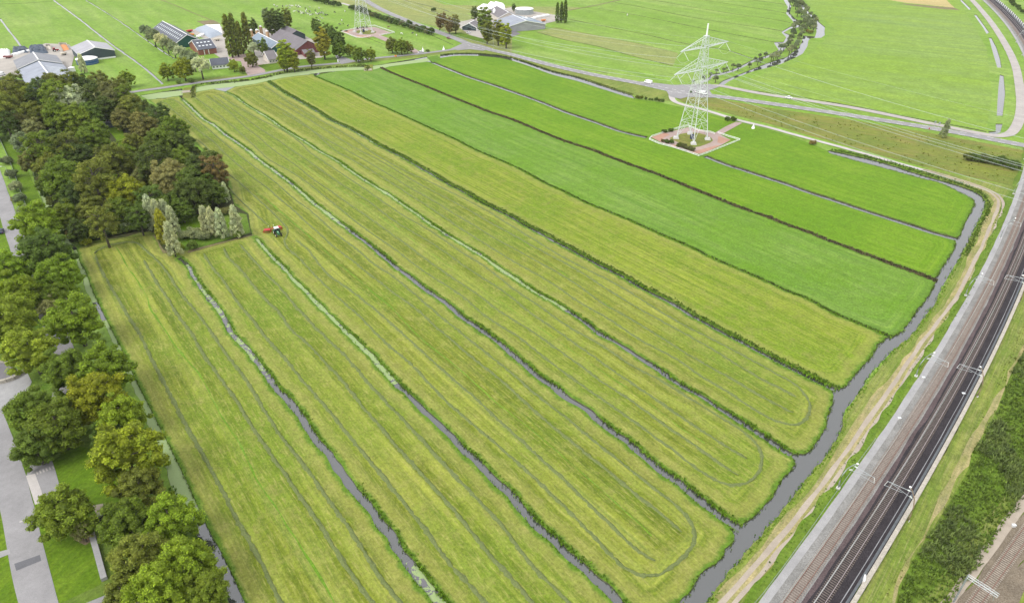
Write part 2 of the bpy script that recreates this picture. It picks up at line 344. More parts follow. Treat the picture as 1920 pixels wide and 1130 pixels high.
# ---------------------------------------------------------------- land cut by ditches
def clean(poly):
    p = np.asarray(poly, float); keep = [0]
    for i in range(1, len(p)):
        if np.hypot(*(p[i]-p[keep[-1]])) > .02: keep.append(i)
    p = p[keep]
    if np.hypot(*(p[0]-p[-1])) < .02: p = p[:-1]
    return p
def cut_sheet(name, outline, holes=(), z=0.0, mat=None, skirt=None, grid=None, kind='structure', depth=1.1, parent=None, edge_attr=False):
    outline = clean(outline); lo, hi = outline.min(0), outline.max(0)
    hs_ = [clean(h) for h in holes]; hs_ = [h for h in hs_ if (h.max(0) > lo).all() and (h.min(0) < hi).all()]
    verts, edges = [], []
    def addp(p):
        k = len(verts); verts.extend(Vector((a, b)) for a, b in p.tolist()); n = len(p)
        edges.extend((k+i, k+(i+1) % n) for i in range(n))
    addp(outline)
    for h in hs_: addp(h)
    if grid:
        gx, gy = np.meshgrid(np.arange(lo[0], hi[0], grid), np.arange(lo[1], hi[1], grid)); g = np.stack([gx.ravel(), gy.ravel()], 1)
        g += rng.uniform(-.3, .3, g.shape)*grid; g = g[in_poly(g, outline)]
        verts.extend(Vector((a, b)) for a, b in g.tolist())
    vv, _, ff, *_ = delaunay_2d_cdt(verts, edges, [], 0, 1e-4, False)
    V = np.array([(v.x, v.y) for v in vv]); Fc = np.array([f for f in ff if len(f) == 3], int)
    cen = V[Fc].mean(1); keep = in_poly(cen, outline)
    for h in hs_: keep &= ~in_poly(cen, h)
    a = V[Fc]; area = np.abs((a[:, 1, 0]-a[:, 0, 0])*(a[:, 2, 1]-a[:, 0, 1]) - (a[:, 2, 0]-a[:, 0, 0])*(a[:, 1, 1]-a[:, 0, 1]))
    Fc = Fc[keep & (area > 1e-6)]
    a = V[Fc]; s = (a[:, 1, 0]-a[:, 0, 0])*(a[:, 2, 1]-a[:, 0, 1]) - (a[:, 2, 0]-a[:, 0, 0])*(a[:, 1, 1]-a[:, 0, 1])
    Fc[s < 0] = Fc[s < 0][:, ::-1]
    E_ = np.vstack([Fc[:, [0, 1]], Fc[:, [1, 2]], Fc[:, [2, 0]]]); key = np.sort(E_, 1); ku, inv, cnt = np.unique(key, axis=0, return_inverse=True, return_counts=True)
    B = E_[cnt[inv.ravel()] == 1]
    used = np.unique(Fc); mp = np.full(len(V), -1); mp[used] = np.arange(len(used)); V2 = V[used]; Fc = mp[Fc]; B = mp[B]
    v3 = np.column_stack([V2, np.full(len(V2), z)]); faces = Fc.tolist()
    if skirt:
        bi = np.unique(B); bm_ = np.full(len(V2), -1); bm_[bi] = np.arange(len(bi)) + len(V2)
        # push the foot of the bank outwards a little: a sloping bank
        nrm = np.zeros((len(V2), 2)); d = V2[B[:, 1]]-V2[B[:, 0]]; nn = np.stack([d[:, 1], -d[:, 0]], 1); nn /= np.linalg.norm(nn, axis=1)[:, None]+1e-9
        np.add.at(nrm, B[:, 0], nn); np.add.at(nrm, B[:, 1], nn); L = np.linalg.norm(nrm, axis=1)[:, None]+1e-9
        foot = np.column_stack([V2[bi] + (nrm/L)[bi]*.22, np.full(len(bi), z-depth)]); v3 = np.vstack([v3, foot])
        faces_s = [(int(bm_[i]), int(bm_[j]), int(j), int(i)) for i, j in B]
    else: faces_s = []
    me = bpy.data.meshes.new(name); me.from_pydata(v3.tolist(), [], [tuple(f) for f in faces] + faces_s)
    me.materials.append(mat)
    if skirt:
        me.materials.append(skirt); mi = np.zeros(len(me.polygons), np.int32); mi[len(faces):] = 1; me.polygons.foreach_set('material_index', mi)
    if edge_attr:
        bp = V2[B].reshape(-1, 2, 2); best = np.full(len(v3), 1e9)
        A_, D_ = bp[:, 0], bp[:, 1]-bp[:, 0]; L2 = (D_**2).sum(1)+1e-9; P_ = v3[:, :2]
        for i in range(0, len(P_), 400):
            q = P_[i:i+400, None, :]; t = np.clip(((q-A_[None])*D_[None]).sum(2)/L2[None], 0, 1)
            best[i:i+400] = np.sqrt(((q-A_[None]-t[..., None]*D_[None])**2).sum(2)).min(1)
        at_ = me.attributes.new('edge', 'FLOAT', 'POINT'); at_.data.foreach_set('value', best.astype(np.float32))
    me.update(); o = bpy.data.objects.new(name, me); link(o, parent)
    if kind: o['kind'] = kind
    return o, V2[B]

# ditch centre lines, traced north to south
CA = ext(P('337,483 355,500 362,515 375,535 390,555 400,566 420,596 435,626 452,641 478,673 497,698 517,726 542,751 565,781 587,816 615,848 622,861 650,899 667,921 692,949 715,981 735,1004 750,1034 775,1064 795,1091 822,1126 832,1137'))
CB = ext(P('480,446 495,463 512,483 530,500 547,520 567,538 590,563 615,588 640,613 670,641 695,666 720,693 742,718 767,741 792,766 810,783 837,808 870,843 885,856 910,881 940,909 960,931 985,959 1010,989 1035,1009 1060,1034 1087,1056 1115,1081 1140,1104 1162,1129 1175,1142'), 1200)
CC = P('342,186 362,205 380,222 400,234 420,250 445,267 467,283 480,295 505,313 535,335 560,355 585,378 612,398 640,420 665,438 687,455 710,473 742,500 767,518 792,538 830,563 865,593 900,616 930,638 955,658 985,683 1010,706 1040,726 1065,746 1095,763 1120,786 1145,806 1172,823 1200,849 1235,879 1270,901 1305,931 1335,954 1362,974 1388,991')
CD = P('422,172 440,180 457,193 480,207 505,222 530,240 550,252 580,270 597,282 630,300 655,318 680,335 705,350 730,365 755,383 780,400 805,418 835,438 860,453 885,468 910,483 937,503 965,521 997,543 1027,560 1040,566 1065,583 1095,603 1122,623 1150,638 1177,656 1205,673 1235,693 1265,714 1287,728 1317,743 1345,763 1375,781 1405,801 1435,820 1460,836 1484,852')
CE = P('500,152 530,172 562,190 592,207 620,225 650,239 680,255 705,270 732,284 755,295 780,310 812,328 840,345 870,360 900,378 930,393 960,408 985,423 1015,438 1045,455 1075,470 1110,490 1140,505 1170,520 1200,538 1230,553 1257,567 1292,588 1325,606 1365,628 1395,643 1430,662 1477,686 1515,706 1545,721 1572,733')
CF = P('590,143 655,170 695,190 730,205 767,222 817,245 855,262 890,280 960,310 990,325 1022,343 1060,360 1100,380 1145,398 1185,415 1225,433 1260,448 1295,463 1335,483 1370,498 1410,515 1440,528 1470,543 1502,555 1525,565 1552,581 1590,598 1627,613 1660,627 1672,632')
CG = P('715,127 730,135 767,150 805,165 842,180 880,195 917,210 960,224 1010,245 1060,265 1110,281 1145,295 1185,310 1222,323 1260,338 1297,353 1335,368 1372,383 1410,397 1440,407 1472,420 1515,435 1552,450 1595,466 1640,483 1680,498 1720,512 1756,527')
CH = P('810,117 842,130 880,145 917,157 960,172 1010,190 1060,210 1110,227 1160,245 1212,258')
CH2 = P('1322,293 1360,308 1397,320 1440,334 1477,346 1515,360 1565,376 1615,393 1665,409 1715,425 1752,437 1796,449')
LCR = ext(P('144,468 150,490 160,508 172,540 184,565 190,578 212,623 235,666 252,706 275,751 300,801 322,843 327,854 350,901 370,946 390,989 412,1029 437,1079 460,1130'))   # east bank of the western canal
LCL = ext(P('128,452 136,468 150,508 162,545 172,565 192,603 207,631 250,726 277,798 297,836 322,911 347,949 370,999 395,1049 425,1114 430,1130'))      # its west bank
E10 = P('1557,288 1615,304 1665,317 1727,334 1765,344 1797,359 1820,371 1827,380 1822,393 1805,425 1800,440 1793,446')
E8 = P('1790,450 1791,456 1787,470 1770,495 1757,518 1752,524')
E7 = P('1754,530 1750,537 1737,560 1715,588 1697,613 1682,627 1673,631')
E6 = P('1662,633 1647,646 1635,666 1615,688 1595,711 1578,727')
E5 = P('1557,732 1562,743 1557,766 1550,781 1547,801 1532,826 1512,849 1490,850')
E4 = P('1478,847 1490,866 1487,876 1462,906 1442,936 1415,966 1397,978 1385,985')
E3 = P('1370,989 1376,999 1375,1011 1357,1039 1335,1061 1310,1081 1295,1106 1277,1126 1255,1150 1230,1178')
RCO = ext(P('1557,282 1600,291 1650,303 1727,327 1800,348 1835,363 1848,380 1846,392 1838,410 1827,430 1815,455 1803,478 1790,500 1775,525 1762,550 1755,566 1735,593 1712,626 1682,651 1655,676 1632,703 1612,736 1590,763 1582,786 1575,811 1553,849 1522,884 1500,914 1465,959 1440,989 1400,1034 1360,1081 1322,1130 1310,1143'))
NORTH = P('262,179 342,166 343,184 366,183 368,163 400,157 480,149 530,138 580,131 630,127 684,124 686,133 696,133 698,123 717,121 730,118 767,112 800,106 812,112 824,110 826,103 855,100 892,100 930,103 960,108 997,120 1035,133 1085,145 1135,162 1185,178')
def jag(poly, amp):
    c = np.asarray(poly, float); n = normals2(c); return c + n*wobble(len(c), amp, 2)[:, None]
sp = lambda px, step=1.0: spline(W(px), step)
DW = dict(A=(CA, 1.4, 2.4), B=(CB, 1.4, 2.1), C=(CC, 1.6, 2.0), D=(CD, 1.2, 1.75), E=(CE, 1.0, 1.6), F=(CF, .4, .7), G=(CG, .9, 1.3), H=(CH, 3.0, 2.8), H2=(CH2, 2.9, 2.9))
DC = {k: sp(v[0]) for k, v in DW.items()}
DR = {k: ribbon_poly(DC[k], DW[k][1], DW[k][2], .17 if k in 'ABCDE' else .12) for k in DW}
def mid(a, b): return list(a) + list(b)
# outlines of the strips between the ditches (every ditch centre line is shared)
def strip(west, end, east, top, rim=1.0):
    """west line north->south, end line, east line (north->south, walked back), top line back to the start"""
    parts = [spline(W(west), rim)]
    if end is not None: parts.append(jag(spline(W(end), .8), .14))
    parts.append(spline(W(east), rim)[::-1])
    if top: parts.append(straight(W(top), 2.0))
    return np.vstack(parts)
TOP1 = P('322,475 305,468 288,440 282,428 262,430 225,443 175,455 147,462')
TOP2 = P('470,438 425,448 375,463 322,475')
FIELDS = {}
def field(key, name, outline, ditches, mat, grid):
    o, b = cut_sheet(name, outline, [DR[d] for d in ditches], 0.0, M[mat], M['bank_earth'], grid=grid, edge_attr=True)
    FIELDS[key] = (o, b); return o
field(1, 'mown_field', strip(LCR, None, CA, TOP1), ['A'], 'mown_grass', 2.0)
field(2, 'mown_field', strip(CA, P('1100,1330 1160,1260 1205,1195'), CB[:-1], TOP2), ['A', 'B'], 'mown_grass', 2.0)
field(3, 'mown_field', strip(CB[:-1], E3[::-1], CC, P('335,180 300,185 276,187 290,196 310,213 347,248 385,287 415,320 430,345 436,380 462,400 466,430 470,438')), ['B', 'C'], 'mown_grass', 2.0)
field(4, 'mown_field', strip(CC, E4[::-1], CD, P('400,167 370,172 352,181')), ['C', 'D'], 'mown_grass', 2.0)
field(5, 'mown_field', strip(CD, E5[::-1], CE, P('480,157 440,163')), ['D', 'E'], 'mown_grass', 2.0)
field(6, 'mown_field', strip(CE, E6[::-1], CF, P('588,139 560,142 530,146 507,151')), ['E', 'F'], 'mown_green', 2.2)
field(7, 'grass_field', strip(CF, E7[::-1], CG, P('697,132 684,131 660,132 630,134 600,139')), ['F', 'G'], 'lush_grass', 3.0)
field(8, 'grass_field', strip(CG, E8[::-1], CH + P('1230,265 1310,290') + CH2, P('800,116 767,120 730,125 720,128')), ['G', 'H', 'H2'], 'bright_grass', 3.0)
field(9, 'grass_field', strip(CH + P('1230,265 1310,290') + CH2, E10[::-1], P('825,109 855,105 892,105 930,108 960,114 997,126 1035,140 1085,153 1135,169 1185,184 1230,191 1290,204 1335,215 1385,229 1440,243 1500,262 1545,280 1557,288'), None), ['H', 'H2'], 'bright_grass', 3.0)

# holes of the land sheet around them
big = P('1192,186 1230,194 1290,207 1335,218 1385,232 1440,247 1500,266 1545,284 1556,282')
COMPLEX = np.vstack([jag(sp(LCL[::-1]), .12), straight(W(P('130,452 148,468 175,460 225,448 262,436 284,434 290,444 306,472 322,480 375,468 425,453 474,443 470,430 466,400 440,380 434,345 419,320 389,287 351,248 314,213 294,198 276,186')), 3),
    straight(W(NORTH), 1.5), straight(W(big), 3), jag(spline(W(RCO), 1.0), .14)])
def rib(px, w0, w1=None, jit=.15, step=3.0): return ribbon_poly(spline(W(P(px)), step), w0, w1 or w0, jit)
pg = lambda px, step=3.0: straight(W(P(px + ' ' + px.split()[0])), step)
HOLES = [COMPLEX,
  rib('126,466 112,430 98,403 82,368 66,328 52,290 44,262 38,240', 2.8, 1.6, .2, 1.5),
  pg('1440,127 1465,120 1490,109 1505,101 1514,87 1516,76 1521,72 1540,71 1547,66 1546,59 1547,51 1535,41 1526,31 1515,21 1500,0 1497,-10 1491,-10 1494,0 1507,20 1520,31 1530,42 1531,60 1528,69 1519,68 1506,67 1503,80 1496,92 1486,98 1475,107 1440,118 1412,129 1385,140 1356,151 1344,160 1357,160 1366,153 1387,143 1412,134'),
  pg('1471,-10 1477,0 1484,12 1481,25 1492,36 1502,40 1500,51 1482,54 1470,61 1482,66 1478,76 1471,82 1459,81 1471,86 1474,90 1465,99 1440,108 1412,117 1394,126 1375,135 1352,141 1337,143 1331,150 1315,157 1312,154 1328,146 1335,139 1350,137 1373,131 1392,122 1410,113 1438,104 1460,94 1452,82 1452,79 1469,79 1474,70 1466,62 1466,59 1480,51 1490,47 1486,39 1474,26 1477,13 1470,2 1465,-10'),
  pg('1799,0 1804,0 1821,17 1817,19'), pg('1826,28 1831,28 1845,47 1855,61 1850,64 1843,52'), pg('1853,71 1859,71 1868,88 1875,109 1878,127 1870,127 1862,100 1855,74'),
  pg('1875,140 1882,142 1885,175 1880,217 1869,217 1870,195 1872,165'), pg('1867,232 1880,232 1876,248 1868,252 1857,251 1852,247 1867,246'),
  rib('0,35 15,55 28,72 40,88', 1.6), rib('100,0 150,37 205,80 250,112 275,131 297,150 305,158', 1.7), rib('160,0 212,32 260,65 300,93 327,110', 1.2), rib('-20,9 0,8 50,6 97,3', 1.6),
  rib('740,-5 755,0 822,16 842,22', 1.3), rib('1357,163 1440,174 1500,182 1565,193 1630,205 1690,217 1750,228 1800,237 1850,247', 1.3), rib('1455,255 1485,263 1520,273', 2.2),
  rib('1640,211 1700,221 1745,229', 1.2)]
# narrow field ditches far off to the north-east
for s, w in (('1065,36 1135,50 1210,65 1280,81 1360,94 1410,110', 1.3), ('1120,16 1185,27 1260,42 1335,57 1440,77 1466,82', 1.3), ('1152,5 1210,15 1310,35 1440,54 1472,60', 1.3),
             ('1222,0 1335,20 1440,35 1482,43', 1.3), ('1315,0 1440,19 1478,26', 1.3), ('1407,0 1440,4 1474,9', 1.3), ('1005,60 1060,75 1120,87 1185,105 1235,117 1262,124', .9), ('1042,52 1135,70 1210,85 1272,100', .5),
             ('960,99 1022,110 1085,126 1140,138', .5), ('688,71 735,88 800,98', .5), ('800,62 835,78 850,84', 1.0)):
    HOLES.append(rib(s, w))
LAND_O = np.array([(-1500, 20), (1800, 20), (1800, 3200), (-1500, 3200)], float)
land, LB = cut_sheet('polder_ground', LAND_O, HOLES, -.03, M['far_grass'], M['bank_earth'], depth=1.05)
# water under all of it, and earth under the water
me = bpy.data.meshes.new('water'); me.from_pydata([(-1500, 15, -.30), (1800, 15, -.30), (1800, 3200, -.30), (-1500, 3200, -.30)], [], [(0, 1, 2, 3)]); obj('water', me, M['water'], None, 'structure')
me = bpy.data.meshes.new('earth'); me.from_pydata([(-1600, -300, -1.3), (1900, -300, -1.3), (1900, 3250, -1.3), (-1600, 3250, -1.3)], [], [(0, 1, 2, 3)]); obj('terrain', me, M['far_grass'], None, 'structure')

ZL = [0]
def zone(name, px, mat, z=None, spl=False, cut=True, kind='structure', wob=0.0, label=None):
    """a patch of ground cover lying on the land"""
    pts = W(P(px) if isinstance(px, str) else px)
    c = spline(pts + [pts[0]], 4.0) if spl else straight(pts + [pts[0]], 4.0)
    if wob: c = jag(c, wob)
    if z is None: ZL[0] += 1; z = -.026 + .004*ZL[0]
    return cut_sheet(name, c, HOLES[1:] + [COMPLEX] if cut else [], z, M[mat], None, kind=kind)[0]
def lane(name, px, w, mat, z, w1=None, cut=False, jit=.05, step=2.0, off=0.0):
    """a road or path of constant width"""
    c = spline(W(P(px) if isinstance(px, str) else px), step)
    n = normals2(c); ws = np.linspace(w, w1 or w, len(c))/2
    a = c + n*(off+ws+wobble(len(c), jit))[:, None]; b = c + n*(off-ws+wobble(len(c), jit))[:, None]
    if cut: return cut_sheet(name, np.vstack([a, b[::-1]]), HOLES, z, M[mat], None)[0]
    v = np.column_stack([np.vstack([a, b]), np.full(2*len(c), z)]); k = len(c); i = np.arange(k-1)
    f = np.stack([i, i+1, k+i+1, k+i], 1)[:, ::-1]; me = np_mesh(name, v, f, 4); me.flip_normals() if False else None
    return obj(name, me, M[mat], None, 'structure')
# ---------------------------------------------------------------- ground cover, roads, yards
zone('meadow', '250,-20 760,-20 960,60 960,100 882,80 815,50 640,5 590,-8', 'olive_field')
zone('meadow', '640,6 1090,14 1060,22 1020,30 700,20', 'olive_field')
zone('meadow', '1040,52 1135,70 1210,85 1272,100 1262,124 1235,117 1185,105 1120,87 1060,75 1005,60', 'olive_field')
zone('meadow', '1500,-8 1570,60 1552,70 1530,90 1510,112 1440,135 1375,160 1440,170 1690,214 1850,244 1860,180 1850,90 1820,40 1795,-8', 'east_grass')
zone('stubble_field', '1640,-4 1700,6 1790,15 1782,8 1765,-10', 'stubble')
zone('verge', '1690,7 1790,15 1800,20 1770,18 1700,10', 'bare_soil')
zone('rough_meadow', '1262,180 1290,176 1440,202 1590,224 1760,252 1935,285 1935,345 1900,352 1880,345 1727,312 1595,276 1440,232 1330,204 1280,192', 'rough_meadow')
zone('rough_meadow', '1385,166 1440,182 1590,207 1740,236 1850,258 1905,262 1935,270 1930,282 1760,238 1590,210 1440,188', 'far_grass')
zone('verge', '262,172 342,160 400,152 480,143 555,132 635,124 692,116 762,110 810,104 850,99 882,97 882,93 830,97 762,103 692,112 635,120 555,126 480,138 400,146 342,156 258,168', 'verge_grass')
zone('verge', '882,92 960,103 1030,122 1110,142 1200,160 1255,174 1262,190 1235,188 1185,178 1135,162 1085,145 1035,133 997,120 960,108 930,103 892,100 850,99', 'verge_grass')
zone('verge', '1790,1150 1300,1330 1100,1330 1290,1170 1310,1143 1400,1030 1500,912 1580,784 1612,734 1682,650 1755,565 1803,478 1840,402 1848,380 1835,363 1800,348 1727,325 1735,315 1800,330 1900,350 1930,330 1880,480 1760,700 1620,900 1470,1130', 'verge_grass')
zone('verge', '1440,1330 1400,1190 1480,1040 1600,862 1700,722 1796,560 1840,470 1868,400 1880,372 1905,352 1906,372 1870,440 1820,555 1740,672 1625,850 1505,1022 1430,1130 1300,1330', 'verge_lush')
zone('verge', '1330,1150 1400,1060 1480,964 1546,880 1590,806 1640,730 1700,664 1765,578 1810,500 1835,440 1850,405 1866,395 1850,440 1810,530 1745,625 1672,728 1605,816 1512,946 1445,1029 1370,1120', 'dry_grass', wob=.3)
zone('verge', '1600,1190 1640,1130 1765,855 1850,700 1925,570 1990,470 2100,600 1990,1000 1850,1330 1640,1330', 'verge_grass')
zone('verge', '1655,1160 1680,1100 1735,985 1800,860 1850,775 1925,640 1935,655 1900,715 1860,785 1825,850 1780,935 1745,990 1710,1050 1683,1120 1665,1170', 'dry_grass', wob=.4)
zone('reed_bed', '1670,1180 1680,1130 1685,1099 1712,1049 1750,989 1785,934 1815,881 1822,849 1865,778 1885,726 1902,686 1960,600 2000,700 1960,900 1920,934 1865,1011 1840,1049 1785,1130 1765,1180', 'verge_lush')
zone('wood_floor', '-120,170 -60,140 40,150 140,150 185,150 235,160 262,186 290,200 345,255 385,295 415,328 432,360 440,385 468,402 474,440 425,452 322,476 306,468 288,436 225,446 130,456 112,430 100,403 84,368 68,328 54,290 46,262 40,238 -60,235', 'wood_floor')
zone('lawn', '198,238 226,238 242,272 250,298 236,296 218,262', 'lawn')
zone('lawn', '318,470 326,425 345,398 385,396 430,396 462,402 470,436 425,450 375,464 326,475', 'park_grass')
zone('lawn', '330,402 352,396 385,400 412,410 440,412 446,425 390,436 335,430', 'lawn')
zone('lawn', '0,228 28,238 42,290 56,328 73,368 90,405 108,432 128,458 138,480 150,510 110,520 60,420 50,395 22,307 -4,255', 'lawn')
zone('park_grass', '-200,300 -2,330 30,435 50,523 110,640 200,750 230,900 330,960 440,1180 440,1330 -300,1330', 'park_grass')
zone('lawn', '-200,380 -4,372 24,433 50,523 60,560 -40,600 -200,560', 'lawn')
zone('lawn', '28,838 41,894 62,944 72,1011 85,1069 104,1135 190,1095 172,1000 200,960 260,950 220,850 110,830', 'lawn')
zone('lawn', '-100,1000 0,960 16,1024 38,1130 60,1330 -200,1330', 'lawn')
zone('bare_patch', '150,995 175,990 182,1008 160,1022 140,1012', 'bare_soil', spl=True)
zone('dirt_track', '147,461 175,452 225,444 282,430 292,438 308,466 322,473 375,462 425,447 468,436 474,441 425,456 375,468 318,480 303,471 286,441 225,449 175,457', 'rough_meadow', z=.012, cut=False)
zone('dirt_track', '352,470 385,461 425,450 470,438 478,441 430,453 385,465 352,475', 'bare_soil', z=.017, cut=False, wob=.15)
zone('dirt_track', '286,440 294,440 310,466 322,474 306,475', 'bare_soil', z=.018, cut=False, wob=.15)
zone('bare_patch', '468,385 480,395 492,412 488,440 470,436 462,410', 'bare_soil', z=.012, cut=False, wob=.2) if False else None
# roads (each sheet a few mm above the one below)
lane('main_road', '-40,230 60,205 150,190 215,180 255,172 300,166 375,155 470,143 555,127 635,119 692,111 762,104 815,98 865,91 885,88', 4.6, 'asphalt', 0.160, w1=4.8)
lane('main_road', '640,-30 700,10 760,38 820,60 855,73 882,84 920,94 960,103 1027,121 1110,140 1200,157 1260,170 1310,177 1375,185 1440,194 1590,216 1760,243 1920,273 2050,298', 7.2, 'asphalt', 0.168)
lane('service_road', '1296,174 1318,164 1345,161 1380,167 1440,178 1590,201 1740,231 1840,251 1875,255 1896,249 1909,230 1914,205 1913,175 1904,125 1884,82 1854,37 1822,0 1800,-22', 5.2, 'service_road', 0.152)
lane('service_road', '1262,172 1259,180 1264,190 1285,198 1322,207 1385,226 1440,239 1490,253 1590,280 1665,301 1730,319', 3.6, 'concrete', 0.156, w1=2.6)
zone('junction', '1200,153 1262,160 1330,158 1350,163 1330,170 1340,184 1290,182 1276,186 1256,182 1250,172', 'asphalt', z=0.173, cut=False)
zone('junction', '872,80 900,84 925,92 905,96 882,93 858,95 845,92', 'asphalt', z=0.173, cut=False)
lane('farm_track', '1724,317 1765,328 1815,343 1852,357 1871,370 1876,385 1866,413 1850,453 1830,495 1802,553 1790,572 1740,636 1677,728 1615,816 1590,853 1522,946 1455,1029 1360,1135 1180,1330', 1.0, 'track_gravel', 0.130, jit=.12, off=.95)
lane('farm_track', '1724,317 1765,328 1815,343 1852,357 1871,370 1876,385 1866,413 1850,453 1830,495 1802,553 1790,572 1740,636 1677,728 1615,816 1590,853 1522,946 1455,1029 1360,1135 1180,1330', 1.1, 'track_gravel', 0.131, jit=.12, off=-.8)
lane('dirt_track', '1770,330 1815,344 1850,359 1868,375 1868,395 1845,455 1826,497 1785,570 1735,636 1672,728 1610,816 1520,940 1450,1025 1355,1130', 3.4, 'dry_grass', .118, jit=.3)
lane('farm_track', '1067,20 1120,10 1172,-2', 2.5, 'bare_soil', 0.130)
lane('farm_track', '301,0 332,12 360,24 400,40', 1.2, 'bare_soil', 0.130); lane('farm_track', '660,12 640,6', 4, 'concrete', .03)
# western park road
lane('park_road', '-30,270 -10,330 12,395 36,465 55,520 84,572 112,640 128,690 120,740', 5.6, 'asphalt', 0.120)
lane('park_road', '-40,690 -24,770 2,842 18,895 33,955 47,1024 72,1130 125,1330', 6.0, 'asphalt', 0.124, w1=6.1)
zone('roundabout_apron', '-60,700 0,712 30,706 52,700 60,716 50,740 20,756 -10,780 -60,770', 'paving', z=0.128, spl=True, cut=False)
zone('underpass_ramp', '-60,660 0,678 20,684 34,694 38,706 20,713 0,718 -60,716', 'asphalt_dark', z=0.134, cut=False)
zone('side_path', '-30,1041 0,1034 18,1029 20,1038 0,1046 -30,1053', 'paving', z=0.130, cut=False)
zone('parking_bay', '50,892 58,868 98,864 103,878 113,914 90,935 66,945', 'asphalt', z=0.130, cut=False)
zone('pavement', '49,892 66,888 86,942 66,946', 'concrete', z=0.136, cut=False)
zone('parking_bay', '160,1131 197,1116 233,1131 260,1200 120,1200', 'asphalt', z=0.130, cut=False)
zone('road_patch', '27,1057 75,1040 78,1051 31,1070', 'asphalt_repair', z=0.132, cut=False)
zone('garden_path', '172,948 194,944 190,975 186,979 180,962', 'track_gravel', z=0.134, cut=False)
def marks(name, quads, mat, z):
    m = MB()
    for q in quads:
        p = [at(x, y, z) for x, y in P(q)]; m.add(p, [tuple(range(len(p)))])
    o = m.build(name, M[mat], None, 'structure'); return o
marks('road_marking', ['36,977 53,971 54,973 37,979'] + ['%g,%g %g,%g %g,%g %g,%g' % (67+6*i, 884-2.1*i, 69.5+6*i, 883-2.1*i, 72+6*i, 888-2.1*i, 69.5+6*i, 889-2.1*i) for i in range(6)], 'concrete', .150)
# dashed edge lines of the provincial road
rd = spline(W(P('882,84 920,94 960,103 1027,121 1110,140 1200,157 1260,170 1310,177 1375,185 1440,194 1590,216 1760,243 1920,273 2050,298')), 1.5)
m = MB(); nn = normals2(rd)
for s_ in (-1, 1):
    for i in range(0, len(rd)-2, 4):
        a, b, n_ = rd[i], rd[i+2], nn[i]
        q = [a+n_*s_*2.5, b+n_*s_*2.5, b+n_*s_*2.75, a+n_*s_*2.75]; m.add([(p[0], p[1], .18) for p in q], [(0, 1, 2, 3)])
m.build('road_marking', M['white_paint'], None, 'structure')
# farm yards
zone('farm_yard', '-40,112 0,106 25,100 85,82 130,84 141,100 136,118 132,138 60,150 30,142 -40,150', 'yard_concrete', z=0.140, cut=False)
zone('farm_yard', '350,58 395,50 415,50 428,66 425,78 428,104 432,112 415,110 402,102 396,76 375,70', 'yard_concrete', z=0.140, cut=False)
zone('farm_yard', '428,108 462,101 478,104 490,114 498,136 465,142 455,128 452,116 430,113', 'brick_paving', z=0.144, cut=False)
zone('farm_yard', '470,60 500,52 560,62 600,82 612,100 600,112 552,112 505,122 484,120 476,100', 'yard_concrete', z=0.145, cut=False)
zone('farm_yard', '628,104 636,104 668,116 640,121', 'asphalt', z=0.175, cut=False)
zone('garden', '482,123 520,118 560,112 610,108 632,112 640,118 560,125 500,133', 'lawn', z=0.150, cut=False)
zone('farm_yard', '850,44 880,38 920,22 960,14 1000,22 1050,30 1052,38 1000,50 960,55 915,68 905,76 880,66', 'yard_concrete', z=0.140, cut=False)
zone('garden', '865,62 905,73 915,82 860,70 835,62', 'lawn', z=0.150, cut=False)
zone('pond', '962,57 976,64 960,70 952,62', 'asphalt_dark', z=0.150, cut=False)
zone('dirt_patch', '368,40 400,38 415,45 385,48', 'bare_soil', z=.012, cut=False)
# pylon pads
def pad(px, drive, grass, z):
    zone('pylon_pad', px, 'brick_paving', z=z, cut=False); 
    if drive: zone('pylon_drive', drive, 'brick_paving', z=z+.005, cut=False)
    zone('pad_grass', grass, 'rough_meadow', z=z+.01, spl=True, cut=False)
pad('1221,258 1250,249 1275,243 1290,239 1310,243 1330,248 1345,250 1370,263 1352,273 1330,283 1312,289 1290,283 1262,276 1240,268', '1340,250 1360,238 1380,229 1392,231 1372,242 1354,252 1344,254', '1254,260 1275,252 1300,249 1325,254 1337,264 1322,272 1302,277 1280,271', .15)
pad('642,60 667,54 688,52 702,51 735,62 715,66 695,70 668,71', '700,69 712,66 735,75 780,93 790,100 778,101 755,91', '663,60 682,56 705,60 700,64 680,65', .15)
for q in ('1221,258 1245,249 1256,253 1244,259 1240,267', '1262,272 1272,273 1275,280 1258,275', '1300,284 1315,281 1340,274 1352,273 1330,283 1312,289', '1347,256 1370,263 1354,270 1345,268', '1285,283 1300,288 1312,289 1296,283'):
    zone('pylon_pad', q, 'red_paving', z=0.156, cut=False)
for q in ('642,60 650,57 655,61 650,64', '668,67 695,68 693,71 670,71', '640,59 660,55 663,57 650,60'): zone('pylon_pad', q, 'red_paving', z=0.156, cut=False)
# duckweed on the ditches
def weed(name, c, w0, w1, dens, z=-.285):
    p = ribbon_poly(c, w0, w1, .05); k = len(c); v = np.column_stack([np.vstack([p[:k], p[k:][::-1]]), np.full(2*k, z)]); i = np.arange(k-1)
    o = obj(name, np_mesh(name, v, np.stack([i, k+i, k+i+1, i+1], 1), 4), M['duckweed'], None, 'stuff'); o.color = (dens, dens, dens, 1); return o
wc = lambda a, b, n=40: [tuple(np.array(a)*(1-t)+np.array(b)*t) for t in np.linspace(0, 1, n)]
def canal_mid(l, r, a, b):
    L_ = [q for q in r if a <= q[1] <= b]; return W([(q[0]-6, q[1]) for q in L_])
weed('duckweed', spline(canal_mid(LCL, LCR, 440, 568), 2), 6, 4, .75)
weed('duckweed', spline(W(P('194,600 208,630 222,655 242,690 262,735 290,792 308,840 335,900 352,935')), 2), 6, 7, .70)
weed('duckweed', spline(W(P('352,935 362,960')), 2), 6, 6, .50)
